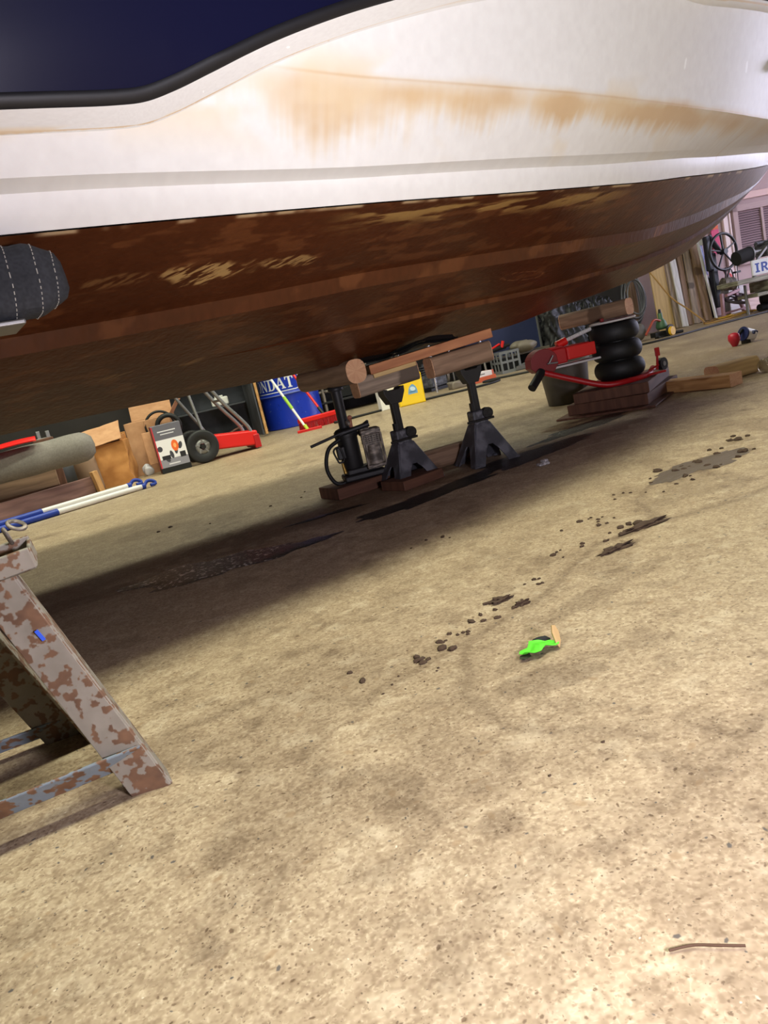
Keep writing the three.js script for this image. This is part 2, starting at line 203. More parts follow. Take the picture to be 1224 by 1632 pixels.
{ // added fill light for the hull, built as a tripod flood, cone kept off the floor
  const o = thing('added_hull_light', 'added square fill light on a tripod, unseen behind the photographer, brightening the hull', 'light', [1.15, 0, 1.5], rad(25));
  for (const a of [0, 2.1, 4.2]) part('leg', rod([0.34 * Math.cos(a), 0, 0.34 * Math.sin(a)], [0, 0.45, 0], 0.012), M.black, o);
  part('pole', rod([0, 0.4, 0], [0, 0.66, 0], 0.014), M.steel, o); part('lamp_head', box(0.34, 0.26, 0.06, 0, 0.78, 0), M.black, o); part('lamp_face', box(0.3, 0.22, 0.006, 0, 0.78, -0.034), mat(0xffffff, 0.4, { emissive: HULL_FILL_COLOR, emissiveIntensity: 3 }), o);
  const l = new THREE.SpotLight(HULL_FILL_COLOR, HULL_FILL, 0, rad(34), 0.4, 2); l.position.set(1.12, 0.78, 1.43); l.target.position.set(1.05, 2.55, -2.6); l.castShadow = true; l.shadow.radius = 6; scene.add(l, l.target);
}
{ // low work light standing right beside the photographer
  const o = thing('work_light', 'small work light on a low stand beside the photographer', 'light', [0.57, 0, 0.11], rad(20));
  part('base', lathe([[0, 0], [0.14, 0], [0.14, 0.012], [0.03, 0.03], [0, 0.03]]), M.black, o); part('pole', rod([0, 0.02, 0], [0, 0.42, 0], 0.012), M.steel, o);
  part('lamp_head', box(0.26, 0.16, 0.05, 0, 0.5, 0), M.black, o); part('lamp_face', box(0.22, 0.12, 0.006, 0, 0.5, -0.03), mat(0xffffff, 0.4, { emissive: WORK_COLOR, emissiveIntensity: 3 }), o);
  const l = new THREE.SpotLight(WORK_COLOR, WORK, 0, rad(78), 0.6, 2); l.position.set(0.55, 0.5, 0.06); l.target.position.set(0.3, 0.2, -1.2); l.castShadow = true; l.shadow.radius = 4; scene.add(l, l.target);
}

// ---------------------------------------------------------------- the boat
const BS = -4.5;                                            // stern station
const C = {                                                 // long curves of the hull: half breadth b(s), height h(s), last station on the stem
  keel: { end: 3.36, b: () => 0, h: pchip([-4.5, -1.6, 0, 0.7, 1.15, 1.55, 1.9, 2.25, 2.6, 2.96, 3.3, 3.36], [0.62, 0.622, 0.59, 0.588, 0.628, 0.66, 0.70, 0.765, 0.88, 1.03, 1.205, 1.235]) },
  strake: { end: 3.36, h: pchip([-4.5, -1.64, -0.86, -0.34, 0.33, 1.27, 1.89, 2.5, 3.0, 3.36], [0.815, 0.818, 0.829, 0.843, 0.846, 0.851, 0.895, 0.985, 1.105, 1.235]) },
  chine: { end: 3.36, b: pchip([-4.5, -1.6, -0.6, 0, 0.7, 1.3, 1.9, 2.4, 2.9, 3.36], [1.08, 1.04, 1.0, 0.95, 0.84, 0.70, 0.52, 0.37, 0.20, 0]), h: pchip([-4.5, -1.6, -0.5, 0, 0.84, 1.5, 2.65, 3.36], [1.045, 1.043, 1.037, 1.034, 1.048, 1.084, 1.163, 1.235]) },
  lipLow: { end: 3.42, h: pchip([-4.5, -1.6, -0.56, 0.35, 1.48, 2.95, 3.42], [1.122, 1.12, 1.101, 1.106, 1.156, 1.258, 1.3]) },
  lipTop: { end: 3.48, h: pchip([-4.5, -1.6, -0.58, 0.3, 1.37, 2.78, 3.48], [1.142, 1.139, 1.118, 1.127, 1.169, 1.276, 1.34]) },
  crease: { end: 3.6, b: pchip([-4.5, -1.6, -0.6, 0, 0.7, 1.3, 1.9, 2.4, 2.9, 3.3, 3.6], [1.20, 1.21, 1.19, 1.15, 1.06, 0.945, 0.79, 0.645, 0.46, 0.26, 0]), h: pchip([-4.5, -1.6, -1.09, -0.6, 0.18, 1.04, 2.0, 3.6], [1.37, 1.36, 1.34, 1.303, 1.28, 1.267, 1.281, 1.42]) },
  gun: { end: 3.98, b: pchip([-4.5, -1.6, -0.6, 0, 0.7, 1.3, 1.9, 2.4, 2.9, 3.3, 3.6, 3.98], [1.26, 1.30, 1.29, 1.26, 1.18, 1.08, 0.94, 0.80, 0.62, 0.44, 0.28, 0]), h: pchip([-4.5, -1.6, 0, 0.94, 1.25, 1.65, 2.4, 3.0, 3.98], [1.66, 1.64, 1.6, 1.577, 1.6, 1.637, 1.70, 1.77, 1.88]) },
};
C.strake.b = (s) => 0.6 * C.chine.b(s);
C.lipLow.b = (s) => (C.chine.b(Math.min(s, 3.36)) + 0.03) * sstep(3.42, 3.1, s); C.lipTop.b = (s) => (C.chine.b(Math.min(s, 3.36)) + 0.078) * sstep(3.48, 3.1, s);
const curve = (c, t, side) => { const s = BS + (c.end - BS) * t; return [s, c.h(s), c.b(s) * side]; };
const between = (c, d, t, side, k) => { const p = curve(c, t, side), q = curve(d, t, side); return [mix(p[0], q[0], k), mix(p[1], q[1], k), mix(p[2], q[2], k)]; };
const ts = Array.from({ length: 121 }, (_, i) => 1 - (1 - i / 120) ** 1.25);
const rowsOf = (fns, side) => fns.map((f) => ts.map((t) => f(t, side)));
const sideB = (s, h) => { const c = C.crease, g = C.gun, l = C.lipTop; return h > c.h(s) ? mix(c.b(s), g.b(s), (h - c.h(s)) / (g.h(s) - c.h(s))) : mix(l.b(s), c.b(s), clamp((h - l.h(s)) / (c.h(s) - l.h(s)))); };
const US = (s) => (s + 2) / 5.6;
const spot = (x, y, cx, cy, rx, ry, t = 0) => { const dx = x - cx, dy = y - cy, c = Math.cos(t), s = Math.sin(t); return Math.hypot((dx * c + dy * s) / rx, (-dx * s + dy * c) / ry); };
// white gelcoat with the tan waterline scum that hangs below the crease (print of the dried stain, streaked by the drips)
const scumA = pchip([-1.5, -1.2, -1.05, -0.85, -0.6, -0.4, -0.1, 0.1, 0.35, 0.7, 1.0, 1.5, 2.0, 2.6], [0, 0.12, 0.45, 0.5, 0.62, 0.85, 0.62, 0.8, 1.0, 0.85, 0.9, 0.6, 0.35, 0.2]);
const scumD = pchip([-1.5, -1.0, -0.8, -0.55, -0.3, 0, 0.4, 1.0, 1.6, 2.2], [0.04, 0.1, 0.16, 0.12, 0.1, 0.085, 0.075, 0.07, 0.06, 0.05]);
const gelMap = tex(2048, 512, (u, v) => {
  const s = u * 5.6 - 2, h = 1.05 + v * 0.8, d = C.crease.h(s) - h, n = fbm(s * 5, h * 9, 4, 0, 0, 81), st = fbm(s * 55, h * 5, 3, 0, 0, 82), f = fbm(s * 40, h * 40, 3, 0, 0, 83);
  let q = mix3([226, 224, 221], [235, 234, 231], f);
  const low = scumD(s) * (0.45 + 0.6 * n + 0.35 * (st - 0.5)), k = scumA(s) * sstep(-0.012 - 0.03 * n, 0.03, d) * sstep(low * 1.5, low * 0.35, d) * (0.35 + 1.0 * n + 0.25 * (st - 0.5));
  q = mix3(q, mix3([226, 198, 154], [200, 160, 110], n), clamp(k * 1.2, 0, 0.8));
  const haze = 0.5 * sstep(0.5, 0.66, fbm(s * 4, h * 7, 4, 0, 0, 84)) * sstep(-0.1, 0.02, d) * sstep(0.2, 0.08, d) * sstep(1.4, 0.4, s); q = mix3(q, [226, 206, 172], haze);
  if (s < -0.6 && h > C.crease.h(s)) q = mix3(q, [232, 206, 172], 0.3 * sstep(0.45, 0.65, n) * sstep(-1.25, -1.05, s) * sstep(0.08, 0.02, -d));
  const line = Math.exp(-(((d + 0.004) / 0.0035) ** 2)); q = mix3(q, [196, 158, 108], 0.4 * line * sstep(-1.1, -0.6, s) * (0.4 + n));
  const chip = Math.min(spot(s, h, 1.55, 1.44, 0.012, 0.022, 0.4), spot(s, h, 0.93, 1.4, 0.008, 0.018)); if (chip < 1) q = [248, 248, 246];
  const drip = Math.max(0, 1 - Math.abs(s - 1.86 + 0.006 * Math.sin(h * 90)) / 0.006) * sstep(0.02, 0.04, d) * sstep(0.15, 0.08, d); return mix3(q, [188, 150, 110], 0.6 * drip);
}, true, false);
// brown bottom paint, dried slime, and the bare scraped spots
const bottomMap = tex(1536, 768, (u, v) => {
  const s = u * 5.6 - 2, b = v * 1.1, n = fbm(s * 3, b * 6, 5, 0, 0, 85), f = fbm(s * 60, b * 60, 3, 0, 0, 86), hatch = fbm((s * 0.75 + b * 1.2) * 22, (b - s * 0.6) * 110, 3, 0, 0, 87);
  let q = mix3([66, 34, 17], [96, 53, 30], 0.55 * n + 0.45 * f); const along = fbm(s * 2, b * 40, 3, 0, 0, 88); q = mix3(q, [72, 42, 24], 0.22 * sstep(0.5, 0.7, along)); q = mix3(q, [138, 88, 52], 0.35 * sstep(0.55, 0.7, fbm(s * 9, b * 26, 4, 0, 0, 92)));
  const wob = 0.7 * (fbm(s * 16, b * 16, 3, 0, 0, 89) - 0.5), bare = (r, k) => k * sstep(1.05, 0.6, r + wob * 1.3) * sstep(0.4, 0.58, hatch);
  const k = Math.max(bare(spot(s, b, -1.04, 0.79, 0.17, 0.055, -0.1), 0.85), bare(spot(s, b, -0.78, 0.775, 0.12, 0.03, -0.15), 0.7), bare(spot(s, b, -1.32, 0.82, 0.1, 0.03), 0.3), bare(spot(s, b, -1.28, 0.32, 0.08, 0.03, 0.3), 0.45), bare(spot(s, b, -1.0, 0.31, 0.06, 0.025, 0.3), 0.4));
  q = mix3(q, [196, 162, 104], k);
  const edge = C.chine.b(s) - b, sl = sstep(0.02, 0.04, edge) * sstep(0.16, 0.05, edge + 0.05 * wob) * (sstep(-0.75, -0.5, s) * sstep(1.2, 0.5, s)) * sstep(0.42, 0.6, fbm(s * 7, b * 40, 4, 0, 0, 90)); q = mix3(q, [180, 146, 86], 0.8 * sl);
  q = mix3(q, [214, 190, 150], 0.8 * sstep(0.018, 0.006, edge) * sstep(0.5, 0.7, fbm(s * 12, b * 3, 3, 0, 0, 93)));
  const ring2 = (cx, cy, rx, ry, t) => { const r = spot(s, b, cx, cy, rx, ry, t) + wob * 0.5; return sstep(0.16, 0.04, Math.abs(r - 0.9)) * sstep(0.42, 0.6, hatch); };
  q = mix3(q, [168, 118, 80], 0.6 * Math.max(ring2(0.56, 0.4, 0.17, 0.03, -0.2), ring2(1.24, 0.33, 0.07, 0.04, 0.5), ring2(1.62, 0.4, 0.1, 0.02, 0.3)));
  return q;
}, true, false);
const bottomBump = tex(1024, 512, (u, v) => { const s = u * 5.6, b = v * 1.1, h = 255 * clamp(0.6 * fbm(s * 9, b * 12, 4, 0, 0, 94) + 0.4 * fbm(s * 90, b * 90, 2, 0, 0, 95)); return [h, h, h]; }, false, false);
M.gel = new THREE.MeshPhysicalMaterial({ map: gelMap, roughness: 0.45, clearcoat: 0.12, clearcoatRoughness: 0.2 });
M.bottom = new THREE.MeshPhysicalMaterial({ specularIntensity: 0.5, map: bottomMap, roughness: 0.3, bumpMap: bottomBump, bumpScale: 0.0025 });
M.navy = new THREE.MeshPhysicalMaterial({ color: 0x11122e, roughness: 0.3, specularIntensity: 0.25 });
M.trim = mat(0x121117, 0.5);
M.canvasDeck = mat(0xd9d4ca, 0.5);
const boat = thing('motor_boat', 'white motor boat with brown bottom and navy side panel, propped over the floor', 'boat', [B0[0], 0, B0[1]], BA);
{
  const uvSide = (p) => [US(p[0]), (p[1] - 1.05) / 0.8], uvBot = (p) => [US(p[0]), Math.abs(p[2]) / 1.1];
  const bot = [], rail = [], top = [];
  for (const side of [1, -1]) {
    const f = side < 0;
    const k2 = (t, sd, up) => { const p = between(C.keel, C.strake, t, sd, 0.5), fade = sstep(-1.2, 0.3, p[0]) * sstep(3.2, 2.2, p[0]); return [p[0], p[1] - 0.004 * fade + up * 0.02 * fade, p[2] + sd * up * 0.004]; };
    const k3 = (t, sd) => { const p = curve(C.strake, t, sd), s = p[0], fade = sstep(3.3, 2.2, s); return [s, p[1] + 0.048 * fade, p[2] + sd * 0.02 * fade]; };
    const lo = (t, sd) => { const p = curve(C.chine, t, sd); return [p[0], p[1] - 0.004, p[2]]; };
    const seg = (a, b, n) => Array.from({ length: n + 1 }, (_, i) => (t, sd) => { const p = a(t, sd), q = b(t, sd); return [mix(p[0], q[0], i / n), mix(p[1], q[1], i / n), mix(p[2], q[2], i / n)]; });
    const keel = (t, sd) => curve(C.keel, t, sd);
    for (const part of [seg(keel, (t, sd) => k2(t, sd, 0), 3), seg((t, sd) => k2(t, sd, 0), (t, sd) => k2(t, sd, 1), 1), seg((t, sd) => k2(t, sd, 1), (t, sd) => curve(C.strake, t, sd), 3), seg((t, sd) => curve(C.strake, t, sd), k3, 2), seg(k3, lo, 5)]) bot.push(loft(rowsOf(part, side), !f, uvBot));
    const sg = (a, b, n, bulge = 0) => Array.from({ length: n + 1 }, (_, i) => (t, sd) => { const p = between(C[a], C[b], t, sd, i / n); p[2] += sd * bulge * Math.sin(Math.PI * i / n) * sstep(1, 0.85, t); return p; });
    rail.push(loft(rowsOf(sg('chine', 'lipLow', 3, 0.004), side), !f, uvSide), loft(rowsOf(sg('lipLow', 'lipTop', 2, -0.004), side), !f, uvSide));
    top.push(loft(rowsOf(sg('lipTop', 'crease', 5), side), !f, uvSide), loft(rowsOf(sg('crease', 'gun', 6), side), !f, uvSide));
  }
  part('hull_bottom', bot, M.bottom, boat); part('spray_rail', rail, M.gel, boat); part('topside', top, M.gel, boat);
  // transom, deck and rub rail
  const prof = ['keel', 'strake', 'chine', 'lipTop', 'crease', 'gun'].map((n) => curve(C[n], 0, 1));
  const tr = [...prof.map((p) => [p[2], p[1]]), ...prof.slice(1).reverse().map((p) => [-p[2], p[1]])];
  const trg = extrude(tr, 0.03); trg.rotateY(-Math.PI / 2); trg.translate(BS + 0.01, 0, 0); part('transom', trg, M.gel, boat);
  const deckRows = [-1, -0.9, -0.5, 0, 0.5, 0.9, 1].map((k) => ts.map((t) => { const p = curve(C.gun, t, 1); return [p[0], p[1] + 0.10 * (1 - k * k) - 0.0, p[2] * k]; }));
  part('deck', loft(deckRows, true), M.canvasDeck, boat);
  for (const sd of [1, -1]) {
    const rr = [[0, 0.0], [0.045, 0.012], [0.05, 0.05], [0, 0.06]].map(([o, u]) => ts.map((t) => { const p = curve(C.gun, t, sd); return [p[0] + o * sstep(0.9, 1, t), p[1] + u, p[2] + sd * o]; }));
    part('gunwale_flange', loft(rr, sd > 0), M.gel, boat);
    part('rub_rail', new THREE.TubeGeometry(new THREE.CatmullRomCurve3(ts.filter((_, i) => i % 3 === 0).map((t) => { const p = curve(C.gun, t, sd); return V(p[0] + 0.06 * sstep(0.9, 1, t), p[1] + 0.035, p[2] + sd * 0.055); })), 160, 0.022, 8), M.blackMatte, boat);
  }
  // raised navy panel on each side, with a bevelled edge and a black gasket along its lower border
  const border = new THREE.CatmullRomCurve3([[-4.4, 1.25], [-3, 1.247], [-1.9, 1.246], [-1.5, 1.25], [-1.33, 1.2525], [-1.262, 1.258], [-1.19, 1.277], [-1.1, 1.308], [-0.928, 1.368], [-0.757, 1.417], [-0.611, 1.452], [-0.35, 1.505], [-0.1, 1.545], [0.1, 1.572]].map(([s, h]) => V(s, h, 0)), false, 'centripetal');
  const L = Array.from({ length: 141 }, (_, i) => { const p = border.getPoint(i / 140), q = border.getTangent(i / 140); return [p.x, p.y, -q.y, q.x]; });
  for (const sd of [1, -1]) {
    const at = (i, off, out) => { const [s, h, nx, ny] = L[i], S = s + nx * off, H = h + ny * off, k = sstep(0.1, -0.25, s); return [S, Math.min(H, C.gun.h(S)), sd * (sideB(S, H) + out * (0.2 + 0.8 * k))]; };
    const strip = (list) => loft(list.map(([o, d]) => L.map((_, i) => at(i, o, d))), sd > 0);
    part('panel_bevel', strip([[-0.036, -0.002], [-0.03, 0.006], [-0.004, 0.032], [0.0, 0.034]]), M.gel, boat);
    part('panel_gasket', strip([[-0.001, 0.034], [0.002, 0.041], [0.014, 0.044], [0.026, 0.04], [0.027, 0.035]]), M.trim, boat);
    const rows = []; for (let r = 0; r <= 8; r++) rows.push(L.map((_, i) => { const p = at(i, 0.026, 0.036), top = C.gun.h(p[0]), h = mix(p[1], Math.max(top, p[1]), r / 8), k = sstep(0.1, -0.25, p[0]); return [p[0], h, sd * (sideB(p[0], h) + 0.036 * (0.2 + 0.8 * k))]; }));
    part('side_panel', loft(rows, sd > 0), M.navy, boat);
  }
  // small white through-hull fitting near the bow
  const fb = sideB(1.925, 1.487), ey = part('hull_fitting', [ring(0.03, 0.011, 28, 10), new THREE.CylinderGeometry(0.022, 0.022, 0.02, 20).rotateX(Math.PI / 2).translate(0, 0, -0.012)], M.white, boat, [1.93, 1.484, fb + 0.012], [-0.25, 0.45, 0]);
  part('fitting_bore', new THREE.CylinderGeometry(0.014, 0.014, 0.01, 20).rotateX(Math.PI / 2), M.black, ey, [0, 0, 0.002]);
}

// ---------------------------------------------------------------- boat stand in the left foreground
{
  const t = thing('boat_stand', 'rusty grey welded steel boat stand with a carpeted pad under the hull, left foreground', 'boat stand', [-0.82, 0, -1.19]);
  const P = (x, y, z) => [x + 0.82, y, z + 1.19];
  const angleIron = (a, b, w, n1, n2, th = 0.006) => { // two flanges meeting in an edge that runs from a to b
    const A = V(...a), Bv = V(...b), y = Bv.clone().sub(A), L = y.length(); y.normalize(); const out = [];
    for (const n of [n1, n2]) { const x = V(...n).addScaledVector(y, -V(...n).dot(y)).normalize(), z = x.clone().cross(y).normalize(); const g = rbox(w, L, th, 0.002, 1); g.translate(w / 2, 0, 0); g.applyMatrix4(new THREE.Matrix4().makeBasis(x, y, z)); const m = A.clone().add(Bv).multiplyScalar(0.5); out.push(wuv(g.translate(m.x, m.y, m.z), 'y', 1.3, w)); }
    return merge(out);
  };
  const legs = [[[-0.442, 0, -1.155], [-0.585, 0.43, -1.145], [-1, 0, 0.15], [-0.45, 0, -1]], [[-0.69, 0, -1.455], [-0.80, 0.43, -1.345], [-1, 0, 0.3], [0.5, 0, 1]], [[-1.2, 0, -1.22], [-1.02, 0.43, -1.2], [1, 0, -0.3], [0.5, 0, 1]], [[-0.96, 0, -0.92], [-0.83, 0.43, -1.02], [1, 0, 0], [-0.4, 0, -1]]];
  legs.forEach(([a, b, n1, n2], i) => part('leg', angleIron(P(...a), P(...b), i ? 0.075 : 0.062, n1, n2), M.standPaint, t));
  const brace = (a, b, w = 0.05) => part('brace', wuv(barBetween(P(...a), P(...b), w, 0.006, V(0, 0.75, 0.66)), 'x', 1.3, 0.4), M.bracePaint, t);
  brace([-0.475, 0.062, -1.165], [-0.93, 0.062, -0.965]); brace([-0.72, 0.03, -1.45], [-1.18, 0.035, -1.24], 0.04); brace([-1.18, 0.06, -1.2], [-0.96, 0.06, -0.94]);
  const hd = part('head_plate', wuv(box(0.24, 0.012, 0.2, 0.01, 0.432, 0.0), 'x', 1.3), M.standPaint, t, null, [0, 0.6, 0]);
  // channel bracket that holds a chain
  const br = part('chain_bracket', [box(0.12, 0.036, 0.007, 0, 0.018, 0.03), box(0.12, 0.036, 0.007, 0, 0.018, -0.03), box(0.12, 0.007, 0.067, 0, 0.0035, 0), box(0.007, 0.03, 0.06, 0.058, 0.016, 0)].map((g) => wuv(g, 'x', 1.5, 0.2)), M.standPaint, t, P(-0.6, 0.405, -1.15), [0.2, 0.35, 0.02]);
  for (let i = 0; i < 4; i++) part('chain_link', ring(0.0115, 0.0032, 18, 8).scale(1, 1.35, 1), M.castGrey, br, [0.0 + 0.018 * i, 0.052 + 0.012 * (i % 2), -0.005], [0.5 + (i % 2) * 1.2, i * 0.9, 0.4]);
  part('paint_mark', box(0.006, 0.02, 0.001), mat(0x1f4fd0, 0.6), t, P(-0.561, 0.301, -1.137), [0.02, 0.35, 0.35]);
  const post = part('screw_post', rod([-0.02, 0.43, 0], [-0.06, 0.83, -0.52], 0.026), M.darkSteel, t);
  const plate = part('pad_plate', wuv(box(0.3, 0.012, 0.16), 'x', 1.3), M.steel, t, P(-0.84, 0.842, -1.74), [0, BA, 0]);
  // carpet-wrapped pad: a bolster with one closed rounded end and sewn seams
  const rows = [], X = (k) => -0.30 + 0.53 * k; const rad2 = (k) => Math.sqrt(clamp(1 - Math.max(0, (k - 0.66) / 0.34) ** 2.6));
  const sect = (k, a, grow = 0) => { const r = Math.max(rad2(k), 0.02), w = 0.92 + 0.10 * fbm(k * 7 + 3, Math.cos(a) * 2 + 5, 3, 0, 0, 45) + 0.03 * Math.cos(k * 44); const cy = Math.sign(Math.sin(a)) * Math.abs(Math.sin(a)) ** 0.75, cz = Math.sign(Math.cos(a)) * Math.abs(Math.cos(a)) ** 0.8; return [X(k), (0.086 * w + grow) * cy * (0.35 + 0.65 * r), (0.092 * w + grow) * cz * r]; };
  for (let i = 0; i <= 40; i++) rows.push(Array.from({ length: 37 }, (_, j) => sect(i / 40, (j / 36) * Math.PI * 2)));
  rows.push(rows[40].map(() => [X(1) + 0.001, 0, 0]));
  const pad = part('pad', wuv(loft(rows), 'x', 1.6), M.fabric, t, P(-0.798, 0.926, -1.76), [0, BA, 0.06]);
  for (const k of [0.42, 0.53, 0.64, 0.75, 0.86, 0.94]) { const g = []; for (let j = 0; j < 40; j++) { const a = (j / 40) * Math.PI * 2, p = sect(k + 0.025 * Math.sin(a), a, 0.001), q = sect(k + 0.025 * Math.sin(a + 0.08), a + 0.08, 0.001); g.push(rod(p, q, 0.0012, 0.0012, 5)); } part('stitching', g, mat(0xb8b4ac, 0.9), pad); }
}

// ---------------------------------------------------------------- what props the boat up
const end = (r, t = 0.004) => new THREE.CylinderGeometry(r, r, t, 28);
// squared-off timber with rounded corners, its length along x, end grain on both ends
function timber(name, label, L, w, h, m, p, rot, r = 0.03, group) {
  const o = thing(name, label, 'timber', p, 0, group); o.rotation.set(...rot);
  part('wood_block', wuv(lumpyBox(L, h, w, r), 'x', 1.6, R()), m, o);
  for (const s of [-1, 1]) { const e = part('end_grain', extrude(roundRect(w, h, r), 0.003), M.endGrain, o, [s * (L / 2 + (s > 0 ? -0.001 : 0.001)), 0, 0], [0, s * Math.PI / 2, 0]); const uv = e.geometry.attributes.uv, pp = e.geometry.attributes.position; for (let i = 0; i < uv.count; i++) uv.setXY(i, pp.getX(i) / w + 0.5, pp.getY(i) / h + 0.5); }
  return o;
}
function roundRect(w, h, r) { const out = []; for (const [cx, cy, a] of [[w / 2 - r, h / 2 - r, 0], [-w / 2 + r, h / 2 - r, 1], [-w / 2 + r, -h / 2 + r, 2], [w / 2 - r, -h / 2 + r, 3]]) for (let i = 0; i <= 5; i++) { const t = (a + i / 5) * Math.PI / 2; out.push([cx + r * Math.cos(t), cy + r * Math.sin(t)]); } return out; }
function lumpyBox(L, h, w, r) { const g = extrude(roundRect(w, h, r), L); g.rotateY(Math.PI / 2); g.translate(-L / 2, 0, 0); return g; }
timber('timber_block', 'round-cornered timber on the bottle jack, its ringed reddish end towards the camera', 0.5, 0.1, 0.104, M.oldWood, [-0.105, 0.553, -3.6], [0, -1.05, 0], 0.04);
timber('timber_block', 'grey-brown timber block on the saddle of the nearer jack stand', 0.30, 0.1, 0.088, M.greyWood, [0.14, 0.487, -3.5], [0, 0.35, 0.06], 0.022);
timber('timber_block', 'brown timber block on the saddle of the right-hand jack stand', 0.3, 0.1, 0.092, M.oldWood, [0.49, 0.498, -3.53], [0, 0.3, 0.05], 0.022);
{ const o = single('plank', wuv(rbox(0.58, 0.042, 0.12, 0.005), 'x', 1.4, 0.2), M.pineRed, 'light orange wooden plank wedged between the two jack stands and the keel', 'plank', [0.36, 0.563, -3.5], [0, 0.12, 0.07]);
  part('strip', wuv(box(0.2, 0.02, 0.1, -0.18, -0.03, 0.0), 'x', 1.4), M.ply, o); }
{ const g = loft(Array.from({ length: 13 }, (_, i) => Array.from({ length: 9 }, (_, j) => { const u = i / 12, v = j / 8; return [-0.02 + 0.46 * u, 0.014 + 0.012 * Math.sin(u * 9 + v * 3) + 0.01 * fbm(u * 6, v * 4, 2, 0, 0, 96) - 0.03 * (u > 0.8 ? (u - 0.8) * 2 : 0), (v - 0.5) * (0.17 - 0.07 * u)]; })));
  const o = single('rubber_pad', [g, g.clone().translate(0, -0.012, 0)], M.rubber, 'crumpled black rubber pad pinched between the keel and the plank', 'pad', [0.06, 0.575, -3.48], [0, 0.1, 0.06]); void o; }
timber('floor_log', 'squared brown log lying on the floor behind the jack stands', 0.34, 0.105, 0.1, M.oldWood, [0.40, 0.052, -3.72], [0, 0.35, 0.0], 0.045);
// jack stands
function jackStand(label, p, turn, ext) {
  const t = thing('jack_stand', label, 'jack stand', p, turn, 'grey steel jack stands under the keel');
  const H = 0.2, top = 0.034, bot = 0.115;
  // tapering four-legged base: four trapezoid plates with an arch cut out of each
  for (let k = 0; k < 4; k++) {
    const sh = [[-bot, 0], [-bot + 0.05, 0], [-0.03, 0.075], [-0.013, 0.098], [0.013, 0.098], [0.03, 0.075], [bot - 0.05, 0], [bot, 0], [top, H], [-top, H]];
    const g = extrude(sh, 0.005, 0.001), tilt = Math.atan2(bot - top, H); g.rotateX(-tilt); g.translate(0, 0, bot - 0.004); g.rotateY(k * Math.PI / 2); part('leg_plate', wuv(g, 'y', 3, k), M.jackGrey, t);
  }
  for (const [x, z] of [[1, 1], [1, -1], [-1, 1], [-1, -1]]) part('foot', box(0.03, 0.01, 0.03, x * (bot - 0.012), 0.005, z * (bot - 0.012)), M.jackGrey, t);
  part('collar', [box(0.075, 0.075, 0.07, 0, H + 0.012, 0, 0.008), box(0.085, 0.012, 0.08, 0, H - 0.02, 0)], M.jackGrey, t);
  part('pawl_handle', [rod([-0.075, H + 0.005, 0.04], [0.06, H + 0.005, 0.045], 0.006), new THREE.CylinderGeometry(0.026, 0.026, 0.03, 20).rotateX(Math.PI / 2).translate(0.036, H + 0.03, 0.03)], M.jackBlack, t);
  const teeth = []; for (let i = 0; i < 11; i++) teeth.push(box(0.012, 0.009, 0.026, -0.02, H - 0.05 + ext * 0.6 * (i / 10) + 0.06, 0, 0.002));
  part('ratchet_post', [box(0.034, 0.2 + ext, 0.03, 0, H - 0.1 + (0.2 + ext) / 2, 0, 0.003), ...teeth], M.jackBlack, t);
  const y = H + 0.1 + ext, sad = extrude([[-0.052, 0.028], [-0.036, 0.026], [-0.03, 0.018], [0.03, 0.018], [0.036, 0.026], [0.052, 0.028], [0.05, 0.006], [0.026, -0.04], [-0.026, -0.04], [-0.05, 0.006]], 0.06, 0.002); sad.translate(0, y, -0.03); part('saddle', sad, M.jackBlack, t);
  return t;
}
jackStand('dark grey jack stand just right of the bottle jack', [0.155, 0, -3.50], 0.42, 0.113);
jackStand('dark grey jack stand with a black latch wheel, right of the floor log', [0.53, 0, -3.57], 0.3, 0.122);
